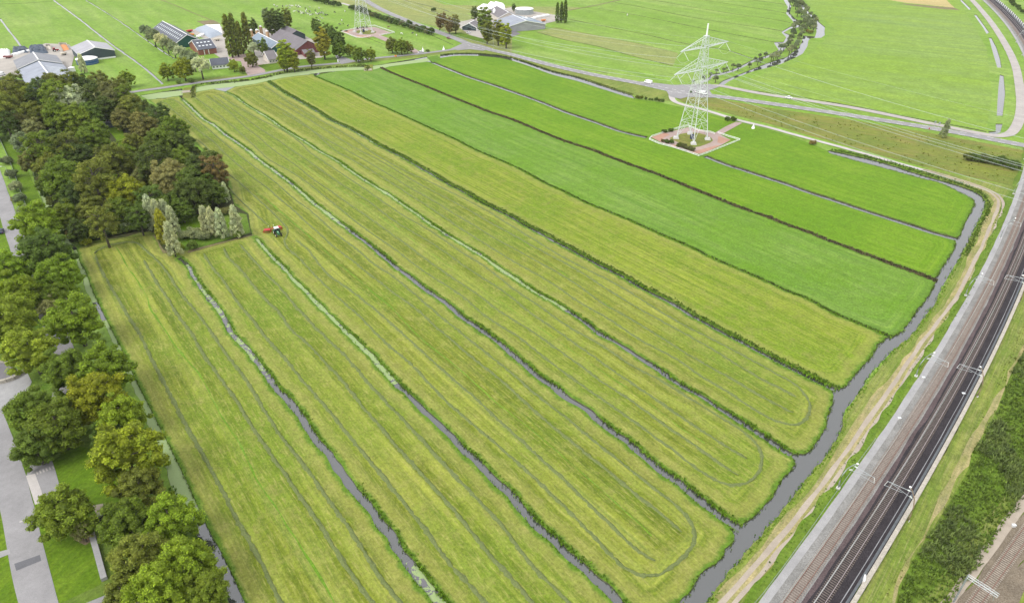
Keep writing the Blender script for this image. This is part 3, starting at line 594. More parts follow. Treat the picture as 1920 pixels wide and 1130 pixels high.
weed('duckweed', spline(W(P('130,458 112,430 98,403 82,368 66,328 52,290 44,262')), 2), 4, 3, .8)
weed('duckweed', spline(W(P('265,182 300,178 345,173')), 2), 16, 12, .75); weed('duckweed', spline(W(P('362,168 400,162 480,153 530,142 580,135 630,130 686,128')), 2), 12, 9, .68)
weed('duckweed', spline(W(P('694,127 717,124 767,117 805,111 826,108')), 2), 12, 8, .75)
weed('duckweed', spline(W(P('350,495 375,535 400,566 435,626 478,673 510,718')), 2), 2.0, 2.4, .48); weed('duckweed', spline(W(P('765,1050 778,1066 795,1091 815,1117 840,1146 870,1180')), 1), 1.4, 3.6, .50)
weed('duckweed', DC['B'][:110], 1.9, 2.6, .58); weed('duckweed', DC['C'][:230], 2.2, 2.4, .52); weed('duckweed', DC['D'][:330], 1.7, 2, .58); weed('duckweed', DC['E'][:200], 1.0, 1.6, .45)
weed('duckweed', spline(W(P('1452,254 1485,263 1522,274')), 2), 4, 4, .75)
# windrows: raised lines of raked grass
def windrow(px, par, w=1.05, h=.42):
    c = spline(W(P(px)), .8); kk = np.hanning(25); kk /= kk.sum(); cp = np.vstack([np.repeat(c[:1], 12, 0), c, np.repeat(c[-1:], 12, 0)]); c[1:-1] = np.stack([np.convolve(cp[:, 0], kk, 'valid'), np.convolve(cp[:, 1], kk, 'valid')], 1)[1:-1]
    n = normals2(c); k = len(c)
    c = c + n*wobble(k, .07, 4)[:, None]; prof = [(-1, 0), (-.62, .62), (0, 1), (.62, .62), (1, 0)]; v = []
    ww = w*(.80+.2*np.clip(1+wobble(k, .6, 2), .4, 1.8)); hh = h*np.clip(1+wobble(k, .6, 1), .4, 1.8)
    ww[0] *= .3; ww[-1] *= .3
    for a, b in prof:
        e = rng.normal(0, .10, k) if b else rng.normal(0, .13, k)
        v.append(np.column_stack([c + n*(ww*a + e)[:, None], .012 + hh*b]))
    v = np.concatenate(v); i = np.arange(k-1); f = np.concatenate([np.stack([j*k+i, j*k+i+1, (j+1)*k+i+1, (j+1)*k+i], 1) for j in range(4)])[:, ::-1]
    o = obj('windrow', np_mesh('windrow', v, f, 4), M['cut_grass'], FIELDS[par][0]); return o
WR = {1: ['180,478 185,498 200,523 212,545 225,565 240,593 260,623 277,658 292,688 310,721 327,756 347,793 375,843 400,889 425,934 450,984 480,1036 502,1079 525,1126 560,1200',
          '270,488 282,508 297,535 317,563 332,591 357,621 375,653 400,691 425,726 450,761 470,796 495,833 507,851 532,884 555,921 580,954 605,989 622,1024 650,1061 675,1099 695,1126 745,1200',
          '177,476 180,468 192,462 215,457 238,453 255,451 263,458 270,468 287,480 305,500 322,523 337,548 352,566 375,593 400,628 425,666 450,696 475,734 495,768 512,798 530,823 552,849 575,879 600,914 622,944 645,979 670,1011 692,1049 717,1086 747,1126 800,1200'],
      2: ['382,475 395,498 415,520 430,543 445,566 462,586 480,608 500,636 525,661 545,686 567,713 592,741 615,768 640,798 662,826 682,849 705,879 730,906 750,934 775,964 797,991 817,1021 837,1049 862,1076 892,1109 907,1126 970,1200',
          '420,465 427,483 450,503 467,525 482,543 502,566 527,588 540,613 567,636 595,663 620,691 650,723 670,751 695,778 717,806 742,836 755,849 787,884 817,916 850,956 880,991 905,1024 937,1061 960,1083 985,1114 1010,1143 1060,1200',
          '450,458 467,478 480,493 500,515 525,538 547,566 575,596 600,623 627,648 655,676 680,706 705,733 730,761 757,788 785,818 812,848 840,879 870,909 900,941 930,971 960,1010 985,1044 1010,1074 1035,1099 1065,1126 1120,1180'],
      3: ['300,191 312,194 325,208 350,226 375,247 400,265 417,283 445,308 480,337 505,355 530,378 555,398 575,418 600,438 625,463 655,483 680,505 705,523 730,543 762,566 790,586 815,611 840,631 870,658 900,681 930,706 960,730 985,756 1015,781 1040,803 1070,826 1100,850 1135,879 1172,909 1200,934 1235,959 1260,979 1278,997',
          '292,185 325,187 345,200 370,225 400,250 425,272 450,292 480,315 512,338 542,365 580,393 605,415 635,443 670,468 700,495 730,513 762,538 795,567 825,593 855,616 885,641 920,668 960,700 990,726 1022,753 1055,778 1085,803 1115,828 1145,850 1180,879 1210,904 1242,926 1270,949 1292,966 1307,989 1312,1006 1305,1024 1285,1039 1262,1059 1247,1079 1230,1088 1205,1086 1180,1074 1160,1054 1130,1024 1100,994 1075,964 1045,939 1020,914 985,879 960,860 942,841 905,811 870,781 830,746 795,708 772,683 742,658 717,638 692,611 667,586 640,564 605,530 587,513 567,490 552,475 535,463 532,450 542,435 535,423 520,408 500,388 480,370 450,343 420,319 405,300 390,279 370,262',
          '425,348 450,375 475,398 502,422', '555,450 575,465 600,498 620,520 650,538 684,565 705,581 730,603 755,626 780,648 810,676 840,703 870,728 900,753 925,781 960,807 980,831 1002,848 1032,876 1060,901 1085,926 1115,954 1140,979 1165,1004 1190,1029 1210,1046 1228,1051'],
      4: ['362,180 390,200 425,227 460,258 487,283 505,300 542,320 580,345 610,370 640,393 670,418 705,443 742,468 780,498 817,523 850,543 880,565 895,581 925,603 960,623 990,646 1022,671 1055,696 1085,718 1120,741 1155,766 1185,788 1220,813 1250,836 1270,849 1295,869 1320,889 1345,904 1370,914 1395,913 1417,896 1431,876 1432,855 1425,835 1405,816 1385,803 1350,781 1315,761 1280,738 1245,716 1210,698 1175,681 1145,658 1110,636 1070,616 1045,598 1010,573 980,553 960,540 930,515 900,493 865,473 830,448 790,423 755,403 725,383 695,362 670,345 640,325 610,305 580,285 562,266 530,245 500,230 480,220 440,197 410,177',
          '387,180 425,206 460,238 485,257 515,283 555,310 585,335 620,358 655,383 685,403 720,428 755,453 790,480 830,508 870,535 910,562 930,580 960,598 985,613 1020,636 1060,666 1100,693 1135,721 1170,741 1210,768 1245,798 1280,818 1315,843 1350,869 1370,884 1384,891',
          '400,180 430,201 460,222 490,243 520,262 550,283 580,303 615,328 655,355 695,380 730,408 765,430 805,453 842,478 880,505 925,533 965,562 1000,591 1035,613 1070,638 1110,666 1145,691 1180,716 1220,741 1255,766 1290,791 1330,816 1382,849 1400,860'],
      5: ['485,179 517,198 555,221 592,250 627,281 665,302 705,325 745,350 780,373 815,395 855,423 895,448 930,470 960,489 990,505 1030,528 1060,548 1085,566 1115,583 1155,606 1190,631 1230,653 1270,673 1305,698 1340,721 1380,743 1410,766 1440,783 1472,799 1495,801 1512,789 1521,771 1517,746 1502,727 1480,713 1440,691 1395,668 1360,648 1325,631 1285,611 1250,591 1200,560 1160,535 1120,515 1080,495 1040,473 1000,448 960,424 925,402 890,383 855,365 815,345 775,328 730,305 695,284 670,265 630,241 590,220 555,201 517,175 497,162',
          '530,212 570,235 610,260 652,283 692,305 730,328 770,353 810,375 850,400 890,423 925,445 960,464 1000,486 1040,508 1085,535 1125,566 1160,586 1200,608 1240,633 1280,658 1320,683 1360,703 1395,723 1440,751 1488,773',
          '520,190 560,213 600,237 640,262 680,285 720,305 760,330 805,355 840,373 880,395 920,418 960,439 1000,462 1040,483 1080,505 1120,530 1170,562 1210,586 1250,606 1290,628 1330,651 1370,676 1410,701 1460,726 1493,744']}
for k, l in WR.items():
    for i, s_ in enumerate(l): windrow(s_, k, *((.44, .26) if k < 3 else (.38, .20)))
# thin uncut strips along the crown of each field
def uncut(px, w=1.0):
    lane('grass_strip', px, w*.55, 'uncut_grass', .016, w1=w*.35, jit=.10, step=1.2)
uncut('217,463 228,478 237,498 260,530 277,560 282,578 312,623 337,658 375,703 400,750 425,796 450,831 480,896 520,958 580,1049 620,1116 660,1190', .8)
uncut('480,363 495,370 530,400 580,443 620,480 667,520 705,553 730,573 792,636 855,686 905,731 960,778 997,806 1040,841 1060,859 1100,894 1140,929 1185,969 1222,1004', .8)
uncut('530,283 567,308 605,335 655,365 717,408 767,445 830,490 880,523 960,581 1022,621 1085,666 1147,708 1210,751 1272,798 1322,831', .5)
uncut('800,342 880,388 960,438 1100,545 1235,628 1310,661 1372,696 1435,728', .4)
# ---------------------------------------------------------------- trees
def leaf_quads(P_, N_, size, elong=1.0, up=None):
    """one small curled leaf clump (a quad) per point"""
    n = len(P_); r = rng.normal(0, 1, (n, 3)); t = np.cross(N_, r); t /= np.linalg.norm(t, axis=1)[:, None]+1e-9
    if up is not None: t = t*(1-up) + np.array([0, 0, 1.])*up; t /= np.linalg.norm(t, axis=1)[:, None]+1e-9
    b = np.cross(N_, t); b /= np.linalg.norm(b, axis=1)[:, None]+1e-9; s = size*rng.uniform(.6, 1.35, n)[:, None]
    v = np.stack([P_ - t*s*elong - b*s*.5, P_ + b*s*.62 - t*s*elong*.2, P_ + t*s*elong + b*s*.1, P_ - b*s*.6 + t*s*elong*.3], 1); return v
def crown_mesh(name, blobs, per, size, jit=.55, core=.72, elong=1.0, up=None, cz=None):
    """blobs: rows of x, y, z, rx, rz"""
    allv, rnd = [], []; B = np.array(blobs); cen = B[:, :3].mean(0)
    for x, y, z, rx, rz in B:
        n = int(per*rng.uniform(.8, 1.2)); d = rng.normal(0, 1, (n, 3)); d /= np.linalg.norm(d, axis=1)[:, None]
        d[:, 2] = np.where(d[:, 2] < -.35, -d[:, 2], d[:, 2]); k = rng.uniform(.72, 1.12, n)[:, None]
        p = np.array([x, y, z]) + d*k*np.array([rx, rx, rz])
        nn = d + rng.normal(0, jit, (n, 3)) + np.array([0, 0, .35]); nn /= np.linalg.norm(nn, axis=1)[:, None]
        allv.append(leaf_quads(p, nn, size, elong, up)); tone = rng.uniform(.25, .75)
        rnd.append(np.clip(rng.normal(tone, .22, n), 0, 1))
    V = np.concatenate(allv).reshape(-1, 3); R = np.concatenate(rnd); nq = len(R); F_ = np.arange(nq*4).reshape(-1, 4)
    # inner mass of leaves so that the crown is dense in the middle
    bm = bmesh.new(); bmesh.ops.create_icosphere(bm, subdivisions=2, radius=1)
    ico = np.array([v.co[:] for v in bm.verts]); icf = np.array([[v.index for v in f.verts] for f in bm.faces]); bm.free()
    cv, cf = [], []
    for i, (x, y, z, rx, rz) in enumerate(B):
        q = ico*np.array([rx, rx, rz])*core*rng.uniform(.85, 1.12, (len(ico), 1)) + np.array([x, y, z]); cf.append(icf+len(ico)*i); cv.append(q)
    cv = np.concatenate(cv); cf = np.concatenate(cf); me = bpy.data.meshes.new(name)
    nv = len(V)+len(cv); me.vertices.add(nv); me.vertices.foreach_set('co', np.vstack([V, cv]).astype(np.float32).ravel())
    li = np.concatenate([F_.ravel(), (cf+len(V)).ravel()]); me.loops.add(len(li)); me.loops.foreach_set('vertex_index', li.astype(np.int32))
    tot = np.concatenate([np.full(nq, 4), np.full(len(cf), 3)]); st = np.concatenate([[0], np.cumsum(tot)[:-1]])
    me.polygons.add(len(tot)); me.polygons.foreach_set('loop_start', st.astype(np.int32)); me.polygons.foreach_set('loop_total', tot.astype(np.int32))
    me.update(calc_edges=True); a = me.attributes.new('rnd', 'FLOAT', 'FACE'); a.data.foreach_set('value', np.concatenate([R, np.full(len(cf), .25)]).astype(np.float32))
    me.materials.append(M['leaves']); return me
def blobs_dome(n, R, H, z0, br, flat=1.0, spread=.9, seed=1, low=-.35):
    r = np.random.default_rng(seed); out = []; i = 0
    while len(out) < n:       # sunflower spread over the dome, jittered
        t = (i+.5)/n; i += 1; z = low + (1-low)*t; a = i*2.39996 + r.normal(0, .25); rr = math.sqrt(max(0, 1-z*z))
        k = r.uniform(.62, 1.05)*spread*(1+.14*math.sin(3*a+seed)); b = br*r.uniform(.7, 1.35)
        out.append((R*rr*k*math.cos(a), R*rr*k*math.sin(a), z0 + H*z*k, b, b*.8))
        if i > 3*n: break
    out.append((0, 0, z0, R*.5, H*.5)); return out
def trunk_mesh(name, h, r, limbs, spread, zc, seed):
    rr = random.Random(seed); m = MB(); m.tube([(0, 0, -.2), (.05, .03, h*.3), (0, .06, h*.6), (.05, 0, h)], [r*1.25, r, r*.75, r*.35], 8)
    for k in range(limbs):
        a = k*2.4+rr.random(); z = h*rr.uniform(.4, .8); L = spread*rr.uniform(.55, .9)
        m.tube([(0, 0, z), (L*.4*math.cos(a), L*.4*math.sin(a), z+L*.35), (L*math.cos(a), L*math.sin(a), z+L*rr.uniform(.5, .9))], [r*.5, r*.34, r*.12], 5)
    me = bpy.data.meshes.new(name); me.from_pydata(m.v, [], m.f); me.materials.append(M['bark']); me.polygons.foreach_set('use_smooth', [True]*len(me.polygons)); return me
KIND = {}
def kind(key, name, R, zc, crown, trunk): KIND[key] = dict(name=name, R=R, zc=zc, crown=crown, trunk=trunk)
for i in range(4):        # broad crowns, R 6
    kind('round%d' % i, 'broadleaf_tree', 6.4, 7.3, crown_mesh('crown', blobs_dome(96+6*i, 5.6, 5.9, 6.7, 1.05, seed=i+3, low=-.85, spread=.97), 84, .20, 0.6), trunk_mesh('trunk', 10, .38, 7, 4.5, 8, i))
for i in range(2):        # looser, taller
    kind('loose%d' % i, 'broadleaf_tree', 4.6, 8.6, crown_mesh('crown', blobs_dome(58, 4.3, 5.8, 7.6, .9, seed=i+23, spread=.95, low=-.7), 66, .2, .6, .6), trunk_mesh('trunk', 12, .30, 8, 4.0, 8, i+9))
def blobs_col(n, R, z0, z1, br, seed, p=.7):
    r = np.random.default_rng(seed); o = []
    for i in range(n):
        t = (i+.5)/n; a = i*2.39996; w = R*math.sin(math.pi*min(1, .12+.88*t)**p)**.6*r.uniform(.6, 1) if t < .98 else .1; b = br*r.uniform(.7, 1.2)
        o.append((w*math.cos(a), w*math.sin(a), z0+(z1-z0)*t, b, b*1.7))
    return o
kind('poplar0', 'poplar_tree', 2.1, 9, crown_mesh('crown', blobs_col(46, 1.5, 1.2, 19.0, .62, 5), 60, .20, .6, .7, 1.3, .4), trunk_mesh('trunk', 15, .28, 6, 1.5, 9, 41))
kind('silver0', 'silver_poplar_tree', 2.3, 4.8, crown_mesh('crown', blobs_col(36, 1.7, .7, 8.6, .55, 6, .5), 74, .15, .7, .62, 1.7, .55), trunk_mesh('trunk', 7, .18, 6, 1.5, 5, 42))
kind('silver1', 'silver_willow_tree', 5.0, 6.6, crown_mesh('crown', blobs_dome(70, 4.4, 4.2, 6.0, .85, seed=51), 80, .17, .7, .62, 1.8, .3), trunk_mesh('trunk', 8, .32, 8, 3.5, 6, 43))
kind('pollard0', 'pollard_willow_tree', 2.3, 3.6, crown_mesh('crown', blobs_dome(22, 1.75, 1.75, 3.5, .72, seed=61, low=-.6), 70, .13, .7, .7, 1.6, .3), trunk_mesh('trunk', 3.4, .30, 3, 1.0, 3, 44))
kind('pollard1', 'pollard_willow_tree', 2.3, 3.6, crown_mesh('crown', blobs_dome(20, 1.9, 1.5, 3.4, .72, seed=66, low=-.5), 70, .14, .7, .7, 1.5, .2), trunk_mesh('trunk', 3.2, .32, 3, 1.0, 3, 45))
kind('bush0', 'bush', 2.2, 1.3, crown_mesh('crown', blobs_dome(20, 1.7, 1.3, 1.0, .62, seed=71, low=-.2), 80, .15, .6, .8), trunk_mesh('trunk', 1.2, .12, 5, 1.1, 1, 46))
kind('bush1', 'bush', 2.2, 1.5, crown_mesh('crown', blobs_dome(22, 1.7, 1.6, 1.1, .6, seed=77, low=-.2), 80, .14, .6, .8), trunk_mesh('trunk', 1.2, .12, 5, 1.1, 1, 47))
kind('tall0', 'broadleaf_tree', 3.4, 7.0, crown_mesh('crown', blobs_dome(60, 2.9, 6.2, 6.8, .8, seed=81, low=-.95), 70, .21, .6, .7), trunk_mesh('trunk', 12, .26, 6, 2.5, 7, 48))
COL = dict(g=(.095, .145, .016), d=(.060, .095, .020), o=(.110, .135, .022), y=(.150, .185, .012), l=(.145, .200, .020), s=(.30, .34, .23), b=(.118, .130, .042), r=(.135, .112, .042), w=(.150, .190, .110), k=(.095, .130, .070), p=(.165, .180, .075), G=(.120, .185, .014), Y=(.175, .185, .02), n=(.075, .122, .020))
CW = dict(g='mid green', d='dark green', o='olive green', y='golden green', l='bright green', s='silvery', b='brownish green', r='rusty brown', w='grey-green', k='dark grey-green', p='pale tan', G='fresh green', Y='autumn yellow', n='deep green')
TREES = []
def tree(px, py, dia, kd, col, label=None, group=None, base=None, name=None, cat='tree', zs=1.0):
    kd = {'round': 'round%d' % random.randrange(4), 'loose': 'loose%d' % random.randrange(2), 'pollard': 'pollard%d' % random.randrange(2), 'bush': 'bush%d' % random.randrange(2), 'poplar': 'poplar0', 'silver': 'silver0', 'willow': 'silver1', 'tall': 'tall0'}[kd]
    zs *= {'poplar0': .72, 'tall0': .82}.get(kd, 1.0); dia *= 1.18 if kd == 'silver0' else 1.02 if group == 'trees along the park road' else 1.1 if kd[:5] in ('round', 'loose') else {'poplar0': 1.35, 'tall0': 1.22}.get(kd, 1.0); K = KIND[kd]; R_ = dia/2*mpp(py, 5)
    for _ in range(3): s = R_/K['R']; z = K['zc']*s*zs; R_ = dia/2*mpp(py, z)
    p = at(px, py, z) if base is None else at(*base)
    r = thing(name or K['name'], label, cat, (p.x, p.y, -.03), random.uniform(0, 6.28), group); r.scale = (s, s, s*zs)
    t = obj('trunk', K['trunk'], None, r) if True else None
    c = obj('crown', K['crown'], None, r); j = random.uniform(.88, 1.12); h = random.uniform(-.06, .06)
    a = COL[col]; c.color = (a[0]*j*(1+h)*1.62, a[1]*j*1.52, a[2]*j*(1-h)*1.3, 1); TREES.append((p.x, p.y, R_)); return r
def T(s, kd, group=None):
    """rows 'x,y,diameter,colour | label'"""
    for line in s.strip().split('\n'):
        a, lab = line.split('|'); x, y, d, c = a.strip().split(','); x = float(x) - (5 if group == 'trees along the park road' and float(x) > 60 and float(y) < 900 else 0); tree(float(x), float(y), float(d), kd, c.strip(), lab.strip(), group)
G1 = 'trees along the park road'
T('''
72,418,88,G | light green tree topmost of the park road row, where the mesh fence ends
90,470,96,n | dark round tree below the fence end, leaning over the park road beside the duckweed canal
112,515,84,G | wide yellow-green tree beside the canal below the dark round tree
88,528,46,k | small bluish grey tree squeezed beside the park road in the avenue
108,555,56,g | small leafy tree behind the bare grey shrub in the avenue
145,598,104,G | big fresh green tree by the blue-grey stretch of canal
100,575,44,p | thin grey half-bare tree beside the dark stretch of park road
22,505,78,G | bright tree cut by the left edge beside the lawn with the blue car
32,550,90,G | bright dense tree cut by the left edge, right of the second lawn tree
18,598,100,l | light crown at the left edge directly above the underpass tree
56,655,98,l | pale green tree standing right above the underpass wall
130,692,92,g | green tree right of the underpass wall end
200,690,104,G | broad tree overhanging the canal above the golden one
182,742,112,y | golden green tree in the middle of the near clump
62,768,92,g | dark-sided tree above the pale roundabout paving
112,795,108,g | large dense tree in the left half of the near clump
70,835,84,n | dark tree low in the near clump beside the grey kiosk
232,778,92,G | leafy tree reaching over the duckweed below the golden one
205,812,62,n | deep green tree filling the gap left of the canal
240,850,140,y | big yellow-tinted tree alone above the lawn and the duckweed canal
262,912,92,o | olive tree tucked under the yellow-tinted one
117,960,112,g | single round tree on the lawn with white car showing through it
236,978,104,g | green tree beside the stone terrace with black railing
318,972,104,G | green tree beside the dark bend of the canal
262,1045,112,o | olive toned tree right of the stone terrace
345,1058,116,G | fresh green tree beside the dark water near the bottom edge
292,1112,124,G | large crown cut by the bottom edge right of the lawn
384,1105,92,g | crown leaning over the canal at the bottom edge
230,1112,84,o | brown-tinged crown at the bottom edge beside the parking bay
''', 'round', G1)
T('''
150,990,40,p | straggly pale tree touching the single round lawn tree''', 'loose', G1)
G2 = 'trees of the wood'
W2 = '''14,178,52,o | 26,160,44,o | 48,180,46,y | 76,170,44,d | 99,158,44,o | 104,178,54,g | 135,154,42,o | 153,164,50,d | 184,156,44,o | 200,170,46,b | 110,216,58,g | 141,222,56,g | 70,190,44,d | 24,206,50,o | 40,232,42,b | 60,240,38,p | 73,273,54,g | 38,264,36,w | 103,264,42,d | 127,272,50,o | 178,256,62,g | 213,192,50,b | 248,203,52,o | 228,222,40,b | 264,208,44,d | 296,220,52,d | 270,238,56,b | 324,242,54,g | 302,266,60,g | 338,270,52,d | 120,332,80,g | 92,314,50,o | 176,334,72,o | 212,303,72,o | 287,298,62,d | 238,362,72,y | 268,334,46,b | 318,332,74,p | 372,322,66,d | 402,318,50,r | 362,362,70,d | 403,362,44,n | 312,386,58,n | 122,402,54,g | 147,432,46,d | 172,392,58,o | 188,414,56,o | 258,405,40,n | 170,215,48,n | 195,205,48,d | 150,290,52,d | 60,300,44,b | 250,270,44,o | 232,290,46,g | 340,300,50,g | 305,350,46,o | 200,345,50,g | 145,362,56,d | 225,395,54,g | 283,372,52,n | 340,392,46,n | 80,215,46,o | 55,210,40,o | 170,180,44,d | 125,170,44,o | 0,200,60,o | -20,225,60,g | 10,228,40,d | 220,165,40,o | 232,180,40,g | 128,300,44,n | 90,345,40,g | 385,348,48,n | 352,340,50,n | 395,300,40,d'''
W2L = {(135,154): 'pale olive tree at the wood edge against the grey barn roof', (99,158): 'olive and orange tree in front of the grey barn roof', (60,240): 'pale tan crown near the shaded pond corner of the wood', (402,318): 'rusty brown tree at the right edge of the wood', (318,332): 'pale tan brown tree in the middle of the wood', (238,362): 'golden olive tree standing proud near the wood edge', (120,332): 'big green tree at the left edge of the wood by the grass strip', (178,256): 'broad green tree left of the small wood lawn', (248,203): 'olive tree right of the white caravan', (122,402): 'green tree with orange tip at the lower left of the wood', (38,264): 'grey-green tree over the bright strip, left edge of the wood', (73,273): 'mid green rounded tree behind the grey-green one at the left edge', (48,180): 'golden green tree at the far left of the wood', (296,220): 'dark green tree at the far right tip of the wood by the mown field', (372,322): 'dark green tree left of the rusty brown one', (403,362): 'deep green tree below the rusty brown one'}
LMK = [(134, 190, 'the silvery willow crown'), (185, 228, 'the white caravan'), (402, 318, 'the rusty brown tree'), (318, 332, 'the pale tan crown'), (238, 362, 'the golden olive crown'), (60, 240, 'the pale bare-looking crown'),
       (80, 130, 'the long grey barn roof'), (48, 180, 'the golden far-left crown'), (220, 250, 'the small wood lawn'), (122, 402, 'the orange-tipped tree'), (300, 405, 'the tall silvery poplars'), (73, 273, 'the rounded green left-edge tree')]
SEEN = set()
for q in W2.split('|'):
    x, y, d, c = [t.strip() for t in q.split(',')]; x, y, d = float(x), float(y), float(d)
    lab = W2L.get((int(x), int(y)))
    if not lab:
        lx, ly, ln = min(LMK, key=lambda m_: math.hypot(x-m_[0], (y-m_[1])*1.3)); dx, dy = x-lx, y-ly
        how = ('close ' if math.hypot(dx, dy) < 35 else '') + ' and '.join([w_ for w_ in ('behind' if dy < -9 else 'in front' if dy > 9 else '', 'left' if dx < -9 else 'right' if dx > 9 else '') if w_]) + ' of '
        lab = '%s wood tree %s%s' % (CW[c].replace('olive green', 'olive').replace('mid green', 'green'), how, ln)
        if lab in SEEN: lab = lab.replace(' wood tree', (' rounder' if d > 48 else ' smaller') + ' wood tree')
        SEEN.add(lab)
    tree(x, y, d*.98, 'round' if random.random() < .7 else 'loose', c, lab, G2)
T('''
132,186,66,s | silvery willow crown high in the middle of the wood
160,184,44,s | smaller silvery crown right of the big silvery willow
118,203,30,s | low silvery bough below the big silvery willow
''', 'willow', 'silvery trees in the wood')
T('''
281,398,30,s | tall silvery poplar, leftmost of the six by the grass clearing
295,404,28,s | tall silvery poplar second from the left by the clearing
310,402,26,s | silvery poplar behind the yellowish one
322,414,26,s | slim silvery poplar right of the yellowish one
320,448,30,s | pale cream poplar standing forward at the field corner
303,424,30,Y | yellowish poplar among the silvery ones
384,414,26,s | silvery poplar left in the right-hand clump
398,416,26,s | silvery poplar in the middle of the right-hand clump
413,418,26,s | silvery poplar right in the right-hand clump
441,414,27,s | silvery poplar apart at the corner nearest the tractor
422,360,17,s | slim silvery shrub at the edge of the mown field
''', 'silver', 'silvery poplars at the wood corner')
T('''
205,426,30,w | grey-green bush at the front of the wood, left of the pair
238,420,32,w | grey-green bush at the front of the wood, right of the pair
362,436,34,w | low grey-green bush between the two poplar clumps
345,440,26,w | small grey-green bush beside the pale poplar
380,440,34,w | rounded willow bush left of the right-hand poplars
422,395,26,b | brownish bush left of the corner poplar
447,437,26,n | dark bush at the foot of the corner poplar
360,458,26,n | dark low bush on the field edge in the poplar gap
335,462,22,l | bright low bush at the foot of the pale poplar
180,440,26,d | dark bush on the wood edge near the duckweed canal
160,452,26,y | yellow-leaved bush at the wood edge
132,440,24,r | rust-tinted bush at the wood corner by the canal
150,445,26,d | dark bush beside the rust-tinted one
260,425,26,d | dark bush between grey-green bush and silvery poplars
12,300,26,k | grey hedge bush between park road and fence, topmost
20,325,28,k | grey hedge bush by the street lamp
28,348,30,w | leafy hedge bush below the street lamp
36,370,28,k | dark hedge bush near the fence bend
44,392,30,w | grey hedge bush just above the avenue
30,372,22,b | brown-tinged hedge bush by the park road
''', 'bush', 'bushes by the wood and the park road')
for x, y in ((200,640),(322,868),(330,925)):
    tree(x-8, y, 16, 'bush', random.choice('gGn'), 'low leafy bush on the tree-side bank of the western canal', 'bushes on the canal bank')
# farmsteads and road
T('''
1774,240,15,w | lone silvery poplar beside the provincial road
153,119,15,s | pale slim poplar before the blue tank
''', 'silver', None)
G3 = 'trees along the country road'
T('''
311,133,28,y | yellow-green roadside tree, left of the two beside the white ditch
343,128,38,y | broad yellow-green tree right of its smaller twin by the country road
237,146,28,l | pale green tree alone on the meadow behind the wood
471,111,24,o | thin-crowned tree in front of the small gabled house
437,122,20,l | bright tree beside the black-roofed cottage
454,130,13,o | small tree at the farm driveway
635,92,26,g | green tree at the mouth of the grey drive
671,101,26,g | dark green tree by the road right of the grey drive
655,93,20,l | light tree between two roadside trees
694,101,22,l | pale yellow-green tree beyond the culvert
735,83,26,o | left tree of the three by the white gate
752,86,26,g | middle tree of the three by the white gate
764,88,20,o | right tree of the three by the white gate
''', 'round', G3)
T('''
358,151,15,n | small dark round tree at the road edge
335,154,11,n | small dark bush at the road edge beside the twin trees
802,95,9,n | small bush by the white gate
1296,172,7,k | small dark tree at the road junction
1524,267,15,r | small dark red bush beside the concrete path
813,18,12,d | dark bush behind the rusty trees
''', 'bush', 'small bushes by the roads')
T('''
475,50,17,d | dark tree behind the slim poplars
506,42,26,d | dark tree left behind the big brown barn
499,30,16,w | grey-green tree behind the dark barn tree
520,40,25,d | dark tree right of its neighbour behind the big barn
537,34,20,o | tall rusty olive tree in the cow meadow corner
494,88,18,n | dark tree between the blue-grey roof and the silvery tree
582,108,17,b | brownish tree with bare tips before the red barn gable
534,103,30,l | tall yellow-green tree before the big brown barn
549,112,22,y | yellow-green weeping tree beside the red gable
530,112,22,l | bright tree by the gabled house
605,80,30,Y | autumn yellow tree between the barn and the dark willows
592,49,17,n | dark willow at the left end of the row by the cow meadow
598,60,18,n | dark willow second in the row by the cow meadow
612,62,20,n | dark willow third in the row by the cow meadow
625,68,22,n | dark willow fourth in the row by the cow meadow
638,76,20,n | dark willow at the right end of the row by the cow meadow
824,40,16,r | rust-coloured tree, left of the group by the side road
832,35,13,r | rust-coloured tree at the back of the group by the side road
842,46,17,r | rust-coloured tree in the middle by the street lamp
854,44,18,b | brownish tree at the right end of the rusty group
908,42,30,g | tall green tree before the far farm
913,60,22,o | olive tree in the garden of the far farm
934,60,24,o | wide olive tree right in the far farm garden
949,66,24,y | yellowish tree at the end of the far farm garden
890,25,14,d | small dark tree behind the far farm
963,14,8,d | tiny dark tree by the white round tank
''', 'tall', 'trees round the farms')
T('''
475,90,26,s | silvery round tree in front of the slim poplars
''', 'willow', None)
T('''
429,72,17,o | slim poplar, leftmost of the four at the farm yard
440,70,17,o | slim poplar second from left at the farm yard
451,74,13,o | slim poplar third from left at the farm yard
463,66,16,o | slim poplar rightmost of the four at the farm yard
1045,26,8,n | dark slim poplar left of three beside the far farm
1053,25,8,n | dark slim poplar in the middle of three beside the far farm
1060,24,9,n | dark slim poplar right of three beside the far farm
''', 'poplar', 'slim poplars')
for i, (x, y, d) in enumerate(((272,57,17),(287,66,21),(301,74,19),(312,82,19),(325,90,19),(337,97,19),(350,104,21),(362,112,23),(375,122,27))):
    tree(x, y, d*1.5, 'willow', 's' if i % 3 == 2 else 'w', 'grey-green willow in the long row beside the long slate barn, ' + ['farthest end', 'second from the far end', 'third from the far end', 'fourth from the far end', 'middle', 'fourth from the near end', 'third from the near end', 'second from the near end', 'nearest the road'][i], 'willows beside the slate barn')
    KIND
PW = '''400,30 430,80 460,110 520,80 560,110 590,150 480,160 510,190 540,200 640,220 690,270 730,310 540,270 590,260 480,350 550,340 620,330 430,370 390,400 530,400 600,380 650,380 700,380 500,450 560,440 690,420 380,480 400,510 520,500 480,540 360,560 330,600 470,590 310,650 450,640 430,680 200,710 250,700 370,720 330,760 410,740 130,820 190,800 60,860 340,40 380,10 480,20 500,50 440,50 560,300 610,290 640,340 450,200 700,350 350,620 290,680 150,850 90,850'''
